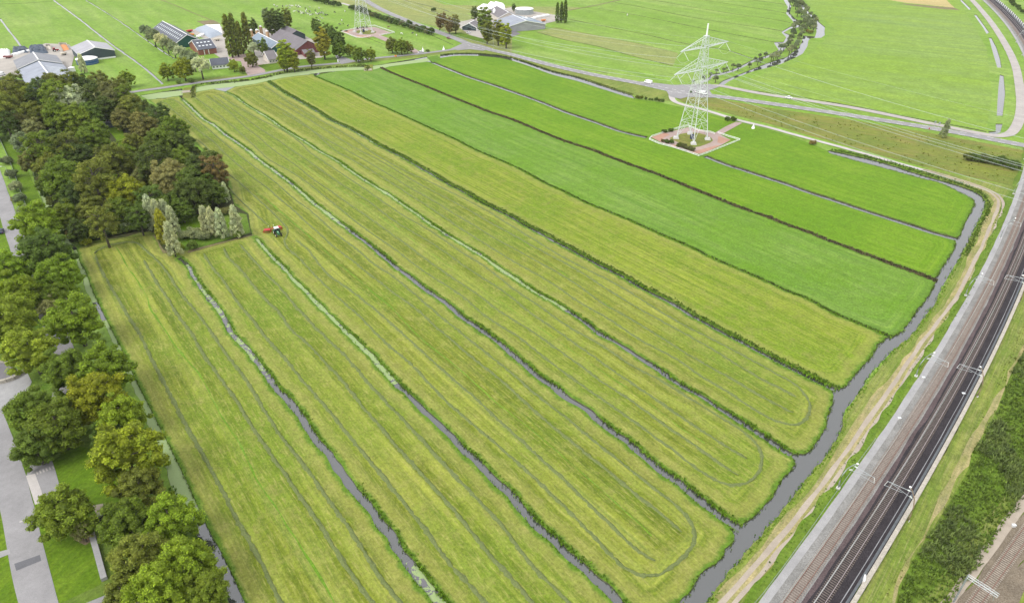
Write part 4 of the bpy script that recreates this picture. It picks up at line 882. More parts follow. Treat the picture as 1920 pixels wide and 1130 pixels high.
for q in PW.split():
    x, y = [float(c) for c in q.split(',')]; d = random.uniform(9.5, 13)
    tree(1440+x/8, y/8-2, d, 'pollard', random.choice('wwkk'), 'grey-green pollard willow on the narrow island between the white channels', 'pollard willows on the river island')
for x, y, d in ((1890,580,9),(1800,600,8),(1730,650,8),(1770,690,10),(1820,660,10),(1650,740,9),(1480,760,13),(1400,750,10),(1310,790,7),(1260,810,8),(1150,830,8),(1060,880,9),(1140,940,12),(960,930,9),(800,990,7)):
    tree(1200+x/8, 30+y/8-1.5, d, 'pollard', random.choice('wkk'), 'grey-green pollard willow beside the channel leading down to the junction', 'pollard willows near the junction')
tree(1520, 60, 12, 'bush', 'b', 'rust-tinged bush at the tip of the willow island'); tree(1514, 58, 9, 'bush', 'r', 'orange-brown bush at the tip of the willow island')
ORD = 'first second third fourth fifth sixth seventh eighth ninth tenth eleventh twelfth thirteenth fourteenth fifteenth sixteenth seventeenth eighteenth nineteenth twentieth 21st 22nd 23rd 24th 25th 26th 27th 28th 29th 30th'.split()
def row(px, n, dia, kd, cols, label, group):
    c = spline(W(P(px)), 1.0); 
    for i in range(n):
        q = c[int((i+.5)/n*len(c))]; s = random.choice([1, 1.15, .85]); x, y = q
        K = KIND['bush%d' % (i % 2)] if kd == 'bush' else KIND['tall0']; sc = dia*s/2/K['R']
        r = thing('hedge_bush', label + (', %s from its left end' % ORD[i] if n > 2 else ''), 'bush', (x+random.uniform(-.6, .6), y+random.uniform(-.6, .6), -.03), random.uniform(0, 6), group); r.scale = (sc, sc, sc*random.uniform(1, 1.4))
        t_ = obj('trunk', K['trunk'], None, r); cc = obj('crown', K['crown'], None, r); a = COL[random.choice(cols)]; j = random.uniform(.85, 1.15); cc.color = (a[0]*j, a[1]*j, a[2]*j, 1)
row('136,448 160,450 180,446 205,442 235,436 258,430 278,424', 22, 3.6, 'bush', 'dngo', 'low undergrowth bush on the front edge of the wood', 'undergrowth on the wood edge')
row('300,228 322,246 345,266 368,288 392,312 412,332 424,352 428,372', 26, 4.2, 'bush', 'dngo', 'undergrowth bush on the wood side facing the mown field', 'undergrowth facing the mown field')
row('62,300 78,345 95,385 110,418 124,446', 18, 4.0, 'bush', 'dnob', 'undergrowth bush on the wood edge along the duckweed ditch', 'undergrowth along the duckweed ditch')
row('656,18 672,22 700,33 740,46 780,58 812,67', 26, 7.5, 'bush', 'dnnb', 'dark bush in the long shelterbelt by the cow meadow', 'bushes of the long shelterbelt')
row('570,-4 600,6 622,11 640,15', 10, 8, 'bush', 'dn', 'dark bush in the far shelterbelt at the top edge', 'bushes of the far shelterbelt')
row('1888,0 1900,12 1912,22 1925,32', 8, 6, 'bush', 'dnn', 'dark bush in the hedge beyond the railway', 'bushes beyond the railway')
row('1190,184 1215,188 1245,192', 9, 2.6, 'bush', 'no', 'dark bush on the ditch bank below the provincial road', 'bushes below the provincial road')
row('1240,250 1258,247', 3, 3, 'bush', 'no', 'low shrub, upper left bed of the near pylon pad', 'shrubs of the upper left bed')
row('1242,266 1258,270', 4, 2.8, 'bush', 'rn', 'low shrub, lower left bed of the near pylon pad', 'shrubs of the lower left bed')
row('1270,276 1297,283', 7, 3.2, 'bush', 'orb', 'brown-tinged shrub in the nearest bed of the pylon pad', 'shrubs of the bed nearest the camera')
row('1362,228 1378,226', 3, 3, 'bush', 'gn', 'shrub at the mouth of the pylon drive', 'shrubs at the pylon drive')
row('668,55 688,53', 4, 2.4, 'bush', 'b', 'low shrub on the far pylon pad', 'shrubs on the far pylon pad')
row('1815,300 1850,306 1885,312 1900,318', 18, 5.2, 'bush', 'nno', 'dark scrub bush in the rough meadow below the power line', 'scrub in the rough meadow')
# ---------------------------------------------------------------- buildings
def barn(name, label, cat, p1, p2, p3, eave, ridge, roof, wall, gable=None, trim='white_paint', over=.5, sky=None, plinth=None, doors=(), ridgecap=True, roof_a=None, windows=0, group=None):
    """p1, p2: the two ends of one eave in the photograph; p3: the other eave, beside p1"""
    A, B, D = at(*p1, eave), at(*p2, eave), at(*p3, eave); ax = (B-A); L = ax.length; ax.normalize(); pr_ = Vector((-ax.y, ax.x, 0)); w = (D-A).dot(pr_)
    c = A + ax*L/2 + pr_*w/2; rz = math.atan2(ax.y, ax.x); s = 1 if w > 0 else -1; w = abs(w)
    r = thing(name, label, cat, (c.x, c.y, 0), rz, group); hl, hw = L/2, w/2
    for y in (-1, 1): MB().box((0, y*(hw-.12), eave/2), (L, .24, eave)).build('wall', M[wall], r)
    for x in (-1, 1):
        m = MB(); m.prism([(-hw+.25, 0), (hw-.25, 0), (hw-.25, eave-.05), (0, ridge-.15), (-hw+.25, eave-.05)], x*hl-x*.02, x*(hl-.24), 'x'); m.build('gable', M[gable or wall], r)
        t = MB()
        for y in (-1, 1):
            t.add([(x*(hl+over+.02), y*(hw+over), eave-.55), (x*(hl+over+.02), y*(hw+over), eave-.05), (x*(hl+over+.02), 0, ridge+.12), (x*(hl+over+.02), 0, ridge-.4),
                   (x*(hl+over+.18), y*(hw+over), eave-.55), (x*(hl+over+.18), y*(hw+over), eave-.05), (x*(hl+over+.18), 0, ridge+.12), (x*(hl+over+.18), 0, ridge-.4)],
                  [(0, 1, 2, 3), (4, 5, 6, 7), (0, 1, 5, 4), (1, 2, 6, 5), (3, 2, 6, 7), (0, 3, 7, 4)])
        if trim: t.build('bargeboard', M[trim], r)
        if plinth: MB().box((x*(hl+.06), 0, .5), (.16, w*.98, 1.0)).build('plinth', M[plinth], r)
    dz = (ridge-eave)/hw; pan = []
    for y in (-1, 1):
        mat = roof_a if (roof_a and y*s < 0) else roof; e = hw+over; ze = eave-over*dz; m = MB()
        a = [(-hl-over, y*e, ze), (hl+over, y*e, ze), (hl+over, y*.02, ridge), (-hl-over, y*.02, ridge)]; m.add(a + [(q[0], q[1], q[2]+.16) for q in a], [(0, 1, 2, 3), (4, 5, 6, 7), (0, 1, 5, 4), (1, 2, 6, 5), (2, 3, 7, 6), (3, 0, 4, 7)])
        ro = m.build('roof', M[mat], r); pan.append(ro)
        if sky:
            side, rows_, cols, x0, x1, sw, sl = sky
            if side == 0 or side*s == y:
                for i in range(rows_):
                    for j in range(cols):
                        tt = (i+1)/(rows_+1); yy = y*hw*(1-tt); x = -hl + L*(x0+(x1-x0)*(j+.5)/cols); k = MB(); n0 = (y*hw*(1-tt)+sl/2*y, y*hw*(1-tt)-sl/2*y)
                        zz = [ridge - abs(q)*dz + .19 for q in n0]; k.add([(x-sw/2, n0[0], zz[0]), (x+sw/2, n0[0], zz[0]), (x+sw/2, n0[1], zz[1]), (x-sw/2, n0[1], zz[1])] + [(x-sw/2, n0[0], zz[0]+.1), (x+sw/2, n0[0], zz[0]+.1), (x+sw/2, n0[1], zz[1]+.1), (x-sw/2, n0[1], zz[1]+.1)], [(0, 1, 2, 3), (4, 5, 6, 7), (0, 1, 5, 4), (1, 2, 6, 5), (2, 3, 7, 6), (3, 0, 4, 7)])
                        k.build('skylight', M['skylight'], ro)
    if ridgecap: MB().box((0, 0, ridge+.2), (L+2*over, .7, .14)).build('ridge_cap', M[trim or roof], r)
    for x, side, dw, dh, mt in doors:      # side: 'g' gable +x, 'h' gable -x, 'a'/'b' long walls
        if side in 'gh': q = 1 if side == 'g' else -1; MB().box((q*(hl+.05), x*hw, dh/2), (.12, dw, dh)).build('door', M[mt], r)
        else: q = 1 if side == 'a' else -1; MB().box((x*hl, q*(hw+.05), dh/2), (dw, .12, dh)).build('door', M[mt], r)
    for i in range(windows):
        x = -hl + L*(i+.5)/windows
        for q in (1, -1):
            f = MB().box((x, q*(hw+.04), eave*.55), (1.3, .1, 1.1)).build('window', M['white_paint'], r); MB().box((x, q*(hw+.1), eave*.55), (1.05, .05, .85)).build('pane', M['glass_dark'], f)
    return r
barn('grey_barn', 'long low grey barn at far left, its rear roof darker, behind the wood', 'barn', (26,114), (34,128), (106,106), 4.5, 8.5, 'grey_roof', 'blue_grey', doors=[(0, 'h', 5, 4, 'white_paint')])
barn('grey_barn', 'paler front half of the grey barn complex with slanting light strips on the roof', 'barn', (35,132), (50,156), (116,120), 4.2, 8.1, 'light_roof', 'blue_grey', sky=(1, 1, 6, .30, .95, .9, 9.5))
barn('hall_barn', 'pale roofed hall with dark blue gable and white plinth beside the white domed tank', 'barn', (133,89), (146,102), (202,84), 5.5, 9.0, 'silver_roof', 'dark_wall', gable='dark_wall', plinth='white_paint')
barn('slate_barn', 'long slate barn with two rows of bright skylights and green gable', 'barn', (287,54), (331,80), (331,51), 4.5, 9.5, 'slate', 'cream', gable='teal_wall', sky=(-1, 2, 14, .03, .97, 1.2, 1.6))
barn('brick_barn', 'small brick barn with slate roof and eight skylights beside the slate barn', 'barn', (372,94), (405,90), (350,82), 4.0, 8.5, 'slate', 'brick', gable='brick', sky=(-1, 2, 4, .08, .92, 1.5, 1.3), doors=[(-.4, 'b', .5, 3.6, 'white_paint'), (.1, 'b', .5, 3.6, 'white_paint')])
barn('cottage', 'white-fronted cottage with black roof on the lawn by the country road', 'house', (397,123), (429,120), (393,116), 2.8, 6.0, 'slate', 'white_paint', gable='dark_wall', windows=5, ridgecap=False)
barn('brown_barn', 'big dark brown-grey roofed barn with red-brown gable, middle farm', 'barn', (506,71), (555,94), (543,62), 4.0, 9.5, 'brown_roof', 'maroon', gable='maroon', trim=None, ridgecap=False, doors=[(0, 'g', 8, 3.2, 'glass_dark')])
barn('rear_barn', 'grey-roofed barn behind the big brown one at the middle farm', 'barn', (522,58), (542,68), (541,50), 4.0, 7.5, 'brown_roof', 'dark_wall', trim=None, ridgecap=False)
barn('blue_roof_barn', 'blue-grey roofed barn with white edge left of the big brown barn', 'barn', (473,71), (509,90), (490,64), 3.8, 7.0, 'blue_grey', 'dark_wall', gable='teal_wall')
barn('gabled_house', 'small gabled brick house with grey tiles by the brick forecourt', 'house', (504,112), (520,110), (494,104), 3.2, 7.5, 'tile_roof', 'cream', gable='cream', windows=3, ridgecap=False)
barn('garage', 'small dark shed between cottage and road at the middle farm', 'shed', (571,101), (590,99), (566,95), 2.8, 4.5, 'tile_roof', 'maroon', trim=None, ridgecap=False)
barn('brown_roof_barn', 'brown roofed barn with cream gable before the white clamps, far farm', 'barn', (915,21), (935,33), (942,15), 4.0, 8.0, 'brown_roof', 'cream', gable='cream', doors=[(.3, 'g', 5, 3, 'glass_dark')])
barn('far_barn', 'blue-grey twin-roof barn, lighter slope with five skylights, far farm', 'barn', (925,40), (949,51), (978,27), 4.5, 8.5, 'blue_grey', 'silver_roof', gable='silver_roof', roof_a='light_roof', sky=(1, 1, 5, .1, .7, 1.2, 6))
barn('farmhouse', 'white-walled house with green-black gable at the far farm', 'house', (866,50), (876,45), (891,53), 3.0, 6.2, 'tile_roof', 'white_paint', gable='dark_wall', windows=2, doors=[(0, 'h', 3, 2.4, 'glass_dark')])
# small buildings in the wood and the park
def caravan(px, label, L=6.2, w=2.3, rz=.2):
    p = at(*px); r = thing('caravan', label, 'caravan', (p.x, p.y, 0), rz)
    b = MB().prism([(-L/2, .6), (L/2, .6), (L/2+.1, 1.7), (L/2-.5, 2.6), (-L/2+.3, 2.65), (-L/2-.1, 1.6)], -w/2, w/2).build('body', M['white_paint'], r, bevel=.06)
    for x in (-1.6, 0, 1.6): f = MB().box((x, -w/2-.03, 1.75), (1.0, .06, .55)).build('window', M['glass_dark'], r)
    for y in (-1, 1): MB().wheel((0, y*w/2*.9, .35), .35, .2, 12, 'y').build('wheel', M['rubber'], r)
    MB().box((L/2+.9, 0, .55), (1.6, .12, .12)).build('drawbar', M['galvanised'], r); MB().box((1.9, -w/2-.04, 1.45), (.7, .05, 1.75)).build('door', M['cream'], r)
caravan((186,228), 'white caravan half hidden under the trees by the wood lawn')
caravan((192,232), 'low white trailer in front of the white caravan', 4.6, 2.0, .5)
def shed(px, size, h, label, name='shed', roof='slate', wall='dark_wall', rz=0.0):
    p = at(*px); r = thing(name, label, 'shed', (p.x, p.y, 0), rz); L, w = size
    for y in (-1, 1): MB().box((0, y*(w/2-.06), h/2), (L, .12, h)).build('wall', M[wall], r)
    for x in (-1, 1): MB().box((x*(L/2-.06), 0, h/2), (.12, w-.26, h)).build('wall', M[wall], r)
    MB().prism([(-L/2-.2, h), (L/2+.2, h+.25), (L/2+.2, h+.4), (-L/2-.2, h+.15)], -w/2-.2, w/2+.2).build('roof', M[roof], r); MB().box((L*.2, -w/2-.03, 1), (.9, .06, 2)).build('door', M['barrier_dark'], r)
shed((207,238), (4.8, 3.0), 2.2, 'low grey-roofed shed at the head of the wood lawn')
shed((75,866), (2.3, 2.1), 2.3, 'small square kiosk with beige flat roof beside the parking bay', 'kiosk', 'beige', 'barrier_dark', .35)
# tanks, silos, clamps
def tank(name, label, px, r_, h, wall, dome, top='white_paint', z1=None, bands=0):
    p = at(*px); t = thing(name, label, name.split('_')[-1], (p.x, p.y, 0)); MB().lathe((0, 0, 0), [(r_, 0), (r_, h)], 28).build('wall', M[wall], t, smooth=False)
    MB().lathe((0, 0, h+.002), [(r_+.15, 0), (r_+.15, .2), (r_*.8, dome*.45), (r_*.45, dome*.8), (.1, dome)], 28).build('cover', M[top], t, smooth=True)
    for i in range(bands): MB().lathe((0, 0, h*(i+.5)/bands), [(r_+.06, 0), (r_+.06, .12)], 28).build('band', M['galvanised'], t)
tank('slurry_tank', 'blue-walled round tank with white domed cover beside the pale hall', (165,119), 7.2, 3.4, 'blue_tank', 1.6, bands=2)
tank('slurry_tank', 'big grey round tank with flat white cover at the far farm', (983,26), 9.0, 4.6, 'galvanised', .5, bands=3)
tank('water_tank', 'small white round tank between barn and wood', (136,134), 2.0, 2.4, 'white_paint', .8)
for x, y, l in ((473,70,'first from the left'), (484,70,'second from the left'), (491.5,68,'tallest, third from the left'), (503,72,'rightmost')):
    tank('feed_silo', 'buff feed silo behind the blue-grey roof, ' + l, (x, y), 1.3, 5.5 if x != 491.5 else 7.5, 'silo_buff', 1.2)
for x, y, l in ((980,49,'left of the white pair'), (986,49,'right of the white pair')): tank('feed_silo', 'white feed silo at the end of the far barn, ' + l, (x, y), 1.5, 6.5, 'white_paint', 1.3)
tank('feed_silo', 'white feed silo before the brown roofed far barn', (927,34), 1.4, 6.5, 'white_paint', 2.0)
def heap(name, label, cat, pts, h, mat, bumps=.15, cell=1.2, cover=None):
    """a heap with a soft top on the footprint given by four ground corners"""
    Q = [at(*p) for p in pts]; c = sum(Q, Vector())/4; n = 16; V = []; me = bpy.data.meshes.new(name)
    for j in range(n+1):
        for i in range(n+1):
            u, v = i/n, j/n; q = (Q[0]*(1-u)+Q[1]*u)*(1-v) + (Q[3]*(1-u)+Q[2]*u)*v; e = min(u, 1-u, v, 1-v)*4; z = h*(1-(1-min(1, e))**2) + (random.uniform(-bumps, bumps) if e > 0 else 0)
            V.append((q.x-c.x, q.y-c.y, max(0, z)))
    me.from_pydata(V, [], [(j*(n+1)+i, j*(n+1)+i+1, (j+1)*(n+1)+i+1, (j+1)*(n+1)+i) for j in range(n) for i in range(n)])
    me.polygons.foreach_set('use_smooth', [True]*len(me.polygons)); r = thing(name, label, cat, (c.x, c.y, .04)); obj('cover', me, M[mat], r); return r, Q, c
def tyres(r, Q, c, h, n):
    m = MB(); 
    for k in range(n):
        u, v = random.uniform(.12, .88), random.uniform(.12, .88); q = (Q[0]*(1-u)+Q[1]*u)*(1-v) + (Q[3]*(1-u)+Q[2]*u)*v
        m.lathe((q.x-c.x, q.y-c.y, h-.02), [(.55, 0), (.62, .12), (.4, .24)], 8)
    m.build('tyre', M['tyre_heap'], r, 'stuff')
h_ = heap('silage_clamp', 'dark blue-black silage clamp behind the grey barn, left one', 'silage clamp', ((23,100), (54,100), (52,91), (24,91)), 2.2, 'tyre_heap', .25); tyres(*h_, 2.2, 60)
h_ = heap('silage_clamp', 'dark tyre-covered silage clamp behind the grey barn, right one', 'silage clamp', ((56,101), (92,101), (84,88), (54,88)), 2.4, 'tyre_heap', .3); tyres(*h_, 2.4, 90)
h_ = heap('silage_clamp', 'grey sheeted silage clamp between slate barn and poplars', 'silage clamp', ((365,56), (394,73), (418,65), (386,50)), 3.2, 'tarp', .12)
heap('white_heap', 'white sheeted heap at the left edge behind the yard', 'silage clamp', ((-4,111), (20,108), (19,95), (-4,94)), 2.2, 'white_paint', .5)
heap('white_clamp', 'white sheet spread beside the grey silage clamp', 'silage clamp', ((392,50), (418,64), (412,46), (384,47)), .5, 'white_paint', .08)
heap('white_clamp', 'long white sheeted clamp, front one at the far farm', 'silage clamp', ((892,18), (912,21), (925,13), (905,10)), 2.6, 'white_paint', .15)
heap('white_clamp', 'long white sheeted clamp, rear one at the far farm', 'silage clamp', ((914,17), (948,19), (946,10), (915,8)), 3.2, 'white_paint', .15)
for i, x in enumerate((912, 921)): heap('white_clamp', 'white sheeted clamp behind the brown roof at the far farm, ' + ('left', 'right')[i], 'silage clamp', ((x,14), (x+14,17), (x+26,11), (x+6,6)), 3.0, 'white_paint', .15)
def bales(px0, px1, n, label, group, r_=.65, mat='white_paint', rows_=2):
    a, b = at(*px0), at(*px1); d = (b-a).normalized(); pn = Vector((-d.y, d.x, 0))
    for k in range(n):
        i, j = k//rows_, k % rows_; p = a + (b-a)*(i+.5)/math.ceil(n/rows_) + pn*j*1.5
        o = MB().wheel((0, 0, r_), r_, 1.25, 14, 'y', math.atan2(d.y, d.x)).build('round_bale', M[mat]); o.location = (p.x, p.y, .05); tag(o, label + ', %s in the %s row' % (ORD[i], 'rear' if j else 'front'), 'bale', group)
bales((1003,36), (1030,31), 28, 'white wrapped round bale behind the far barn', 'white bales at the far farm', 1.0)
bales((372,72), (384,66), 8, 'white wrapped round bale beside the grey silage clamp', 'white bales by the silage clamp', .9)
bales((996,38), (1003,37), 6, 'white wrapped bale next to the white silos', 'white bales by the white silos', .9)
for x, y in ((27,104), (33,103), (39,101), (46,99), (52,98)):
    p = at(x, y); r = thing('calf_hutch', 'white domed calf hutch behind the grey barn, %s from the left' % ORD[[27, 33, 39, 46, 52].index(x)], 'calf hutch', (p.x, p.y, .04), -.4, 'calf hutches behind the grey barn')
    MB().prism([(-1.2, 0), (1.2, 0), (1.15, .9), (.7, 1.5), (0, 1.75), (-.7, 1.5), (-1.15, .9)], -1.5, 1.5).build('shell', M['white_paint'], r); MB().box((0, -1.53, .65), (.9, .05, 1.2)).build('opening', M['black'], r)
def walls3(label, px, mat='wall_concrete', h=1.5, name='feed_bunker', fill='orange'):
    Q = [at(*p) for p in px]; c = sum(Q, Vector())/len(Q); r = thing(name, label, 'bunker', (c.x, c.y, .04))
    for a, b in zip(Q[:3], Q[1:4]):
        d = b-a; MB().box(((a.x+b.x)/2-c.x, (a.y+b.y)/2-c.y, h/2), (d.length, .35, h), math.atan2(d.y, d.x)).build('wall', M[mat], r)
    g = random.Random(5); V = []; n = 8
    for j in range(n+1):
        for i in range(n+1):
            u, v = .08+.84*i/n, .05+.8*j/n; q = (Q[0]*(1-u)+Q[3]*u)*(1-v) + (Q[1]*(1-u)+Q[2]*u)*v; V.append((q.x-c.x, q.y-c.y, .15+.7*math.sin(math.pi*min(1, u))*v+g.uniform(-.08, .08)))
    me = bpy.data.meshes.new('fill'); me.from_pydata(V, [], [(j*(n+1)+i, j*(n+1)+i+1, (j+1)*(n+1)+i+1, (j+1)*(n+1)+i) for j in range(n) for i in range(n)]); obj('fill', me, M[fill], r)
walls3('three-walled bunker with orange heap between silage clamp and pale hall', ((119,98), (111,84), (125,84), (131,94)))
walls3('smaller bunker with sandy heap beside the red tractor', ((90,95), (86,87), (95,87), (98,93)), fill='beige')
# vehicles ------------------------------------------------------------
def car(px, rz, paint, label, L=4.3, w=1.8, h=1.48, van=False, z=.08, cat='car'):
    p = at(*px); r = thing('van' if van else 'parked_car' if 'parked' in label else 'car', label, cat, (p.x, p.y, z), rz); x = L/2
    if van: prof = [(-x, .4), (x, .4), (x, .95), (x-.5, 1.15), (x-1.1, h), (-x+.1, h), (-x, h-.2)]
    else: prof = [(-x, .35), (x, .35), (x, .72), (x-.25, .82), (x-1.1, .95), (-x+.15, 1.0), (-x, .85)]
    MB().prism(prof, -w/2, w/2).build('body', M[paint], r, bevel=.05)
    if not van:
        MB().add([(x-1.15, -w/2+.06, .95), (x-1.15, w/2-.06, .95), (-x+.3, w/2-.06, 1.0), (-x+.3, -w/2+.06, 1.0), (x-1.95, -w/2+.28, h-.06), (x-1.95, w/2-.28, h-.06), (-x+.95, w/2-.28, h-.06), (-x+.95, -w/2+.28, h-.06)], [(0, 1, 5, 4), (1, 2, 6, 5), (2, 3, 7, 6), (3, 0, 4, 7), (4, 5, 6, 7)]).build('window', M['glass_dark'], r)
        MB().box((-.25, 0, h-.02), (1.55, w-.52, .07)).build('roof', M[paint], r)
    else:
        MB().add([(x-.46, -w/2+.15, 1.19), (x-.46, w/2-.15, 1.19), (x-1.02, w/2-.2, h-.08), (x-1.02, -w/2+.2, h-.08)], [(0, 1, 2, 3)]).build('windscreen', M['glass_dark'], r)
        for y in (-1, 1): MB().box((x-1.5, y*(w/2+.01), h*.72), (.8, .03, .45)).build('window', M['glass_dark'], r)
    for sx in (-1, 1):
        for sy in (-1, 1):
            t = MB().wheel((sx*(x-.85), sy*(w/2-.08), .33), .33, .22, 12, 'y').build('wheel', M['rubber'], r); MB().wheel((sx*(x-.85), sy*(w/2+.02), .33), .19, .06, 8, 'y').build('rim', M['galvanised'], t)
    for sy in (-1, 1): MB().box((x+.01, sy*(w/2-.3), .68), (.06, .34, .14)).build('headlight', M['skylight'], r); MB().box((-x-.01, sy*(w/2-.25), .78), (.06, .26, .16)).build('tail_light', M['red'], r)
    return r
def heading(a, b): d = at(*b)-at(*a); return math.atan2(d.y, d.x)
RH = heading((1260,170), (1200,157))
car((1215,156.5), RH, 'white_paint', 'white van driving on the provincial road left of the junction', 5.4, 2.0, 2.1, True, cat='van')
car((1310,175), RH+math.pi, 'white_paint', 'white car seen through the pylon lattice at the junction', 4.5); car((1318,177), RH+math.pi, 'white_paint', 'second white vehicle behind the white car at the junction', 5.0, 2.0, 2.0, True, cat='van')
car((1479,185), heading((1440,178), (1500,187)), 'white_paint', 'small white car alone on the service road right of the junction', 4.0)
car((841,73), heading((835,69), (855,75)), 'maroon', 'dark red car on the verge of the side road', 4.2); car((879,63), .6, 'white_paint', 'white parked car before the far farmhouse')
car((3,436), heading((0,445), (3,425)), 'car_blue', 'dark blue parked car cut by the left edge on the lawn', 4.3); car((117,968), .9, 'white_paint', 'white parked car under the single round tree on the lawn')
car((789,99.5), heading((780,101), (800,97)), 'white_paint', 'white parked van-like car at the mouth of the far pylon drive', 4.8)
car((3,142), 1.2, 'white_paint', 'white parked van at the left edge by the farm yard', 5.2, 2, 2.2, True, cat='van')
def tractor(px, rz, label, paint='tractor_green', roof='white_paint', rake=False):
    p = at(*px); r = thing('tractor', label, 'tractor', (p.x, p.y, .02), rz)
    MB().prism([(.1, .8), (2.3, .75), (2.35, 1.35), (2.1, 1.6), (.1, 1.75)], -.42, .42).build('bonnet', M[paint], r, bevel=.06)
    MB().box((1.3, 0, 1.72), (.9, .3, .06)).build('bonnet_stripe', M['green_light'], r)
    MB().box((-.75, 0, .95), (1.5, .9, .7)).build('chassis', M['black'], r)
    MB().box((-.75, 0, 2.0), (1.45, 1.5, 1.3), taper=.9).build('cab', M['glass_dark'], r); MB().box((-.75, 0, 2.73), (1.7, 1.7, .16)).build('cab_roof', M[roof], r)
    for sy in (-1, 1):
        for x, rr, ww in ((-1.0, .85, .55), (1.7, .6, .42)):
            t = MB().wheel((x, sy*.95, rr), rr, ww, 18, 'y').build('wheel', M['rubber'], r); MB().wheel((x, sy*(.95+ww/2), rr), rr*.5, .08, 12, 'y').build('rim', M['white_paint'], t)
        MB().box((-1.0, sy*.95, 1.82), (1.3, .55, .1)).build('mudguard', M[paint], r)
    MB().tube([(.9, .35, 1.7), (.9, .35, 2.6)], .06, 8).build('exhaust', M['black'], r); return r
tr = tractor((521,440), heading((515,434), (524,447)), 'green tractor with white cab roof pulling a red hay rake')
p = at(513,434); rk = thing('hay_rake', 'red two-rotor hay rake behind the green tractor', 'rake', (p.x, p.y, .02), tr.rotation_euler.z)
MB().tube([(-3.2, 0, .9), (2.2, 0, .9)], .12, 8).build('frame', M['red'], rk)
for sy in (-1, 1):
    b = MB().tube([(-.8, 0, 1.0), (-.9, sy*1.9, 1.1)], .09, 6).build('boom', M['red'], rk)
    ro = MB().lathe((-.9, sy*2.1, .55), [(.4, 0), (.4, .35), (.15, .5)], 12).build('rotor', M['red'], rk)
    m = MB()
    for k in range(10):
        a = k*math.pi/5; c, s = math.cos(a), math.sin(a); m.tube([(-.9+.3*c, sy*2.1+.3*s, .7), (-.9+1.6*c, sy*2.1+1.6*s, .55)], .035, 5); m.box((-.9+1.45*c, sy*2.1+1.45*s, .35), (.35, .06, .55), a)
    m.build('tine_arms', M['red'], ro)
    MB().box((-.9, sy*2.1, 1.02), (1.9, 2.4, .07), .3*sy).build('guard', M['red'], rk)
    MB().wheel((-3.1, sy*.7, .35), .35, .2, 12, 'y').build('wheel', M['rubber'], rk); MB().wheel((-3.3, sy*1.0, 1.15), .28, .05, 10, 'y').build('warning_board', M['white_paint'], rk)
tractor((105,97), .8, 'red tractor parked beside the orange bunker', 'red', 'red')
def trailer(px, rz, label, mat='red', L=5, name='trailer'):
    p = at(*px); r = thing(name, label, 'trailer', (p.x, p.y, .05), rz); MB().prism([(-L/2, .9), (L/2, .9), (L/2+.15, 2.0), (-L/2-.15, 2.0)], -1.1, 1.1).build('body', M[mat], r, bevel=.05)
    for sx in (-.7, .7):
        for sy in (-1, 1): MB().wheel((sx, sy*.95, .5), .5, .3, 12, 'y').build('wheel', M['rubber'], r)
    MB().tube([(L/2, 0, .8), (L/2+1.6, 0, .6)], .08, 6).build('drawbar', M['galvanised'], r)
trailer((356,61), .9, 'red and white trailer behind the slate barn'); trailer((16,110), 0.1, 'dark red trailer before the white heap', 'maroon', 6); trailer((360,68), .2, 'orange machine trailer near the white bales', 'orange', 4)
trailer((1019,41), .3, 'small orange trailer in the far farm yard', 'orange', 4); trailer((408,77), .4, 'yellowish farm trailer in the yard right of the brick barn', 'beige', 5); trailer((120,104), 1.2, 'pale trailer at the mouth of the bunker', 'beige', 4)
p = at(450,100); r = thing('tank_trailer', 'long silvery tank trailer lying by the poplars', 'trailer', (p.x, p.y, .04), heading((441,102), (461,98)))
MB().tube([(-4.6, 0, 1.5), (-4.2, 0, 1.5), (4.2, 0, 1.5), (4.6, 0, 1.5)], [.5, 1.0, 1.0, .5], 14).build('tank', M['skylight'], r, smooth=True)
for sx in (-3, -1.8, 3):
    for sy in (-1, 1): MB().wheel((sx, sy*.8, .45), .45, .3, 12, 'y').build('wheel', M['rubber'], r)
# street furniture ----------------------------------------------------------
def lamp(px, h, label, rz=0, arm=1.6):
    p = at(*px); r = thing('street_lamp', label, 'street lamp', (p.x, p.y, 0), rz); MB().tube([(0, 0, 0), (0, 0, h-.3), (.3, 0, h), (arm, 0, h+.12)], [.11, .08, .06, .05], 8).build('pole', M['galvanised'], r); MB().box((arm+.3, 0, h+.12), (.8, .28, .14)).build('lamp_head', M['white_paint'], r)
lamp((19,336), 6, 'grey street lamp with short arm over the park road at the left edge', math.pi); lamp((833,62), 7, 'white lamp post beside the rusty trees', 2.5); lamp((925,90), 7, 'white lamp post at the far farm driveway', 2.5)
for x, y, l in ((1751,238,'left one of the pair'), (1759,240,'right one of the pair')):
    p = at(x, y); r = thing('road_sign', 'small grey sign board near the lone poplar, %s' % l, 'sign', (p.x, p.y, 0)); MB().tube([(0, 0, 0), (0, 0, 3.2)], .06, 6).build('post', M['galvanised'], r); MB().box((0, 0, 2.6), (1.0, .06, 1.3)).build('board', M['galvanised'], r)
def board(px, size, h, mat, label, rz=0, name='road_sign', cat='sign'):
    p = at(*px); r = thing(name, label, cat, (p.x, p.y, 0), rz); MB().tube([(0, 0, 0), (0, 0, h)], .05, 6).build('post', M['galvanised'], r); MB().box((0, -.08, h-size[1]/2), (size[0], .06, size[1])).build('board', M[mat], r)
board((742,109), (1.6, 1.3), 2.2, 'orange', 'orange board at the roadside before the three trees'); board((1741,245), (.5, .9), 1.6, 'red', 'small red and white post sign on the provincial road', name='marker_sign')
board((634,118), (.7, 2.0), 2.4, 'white_paint', 'white board at the mouth of the grey drive'); board((631,112), (.5, .8), 2, 'white_paint', 'small white sign behind the white board at the grey drive')
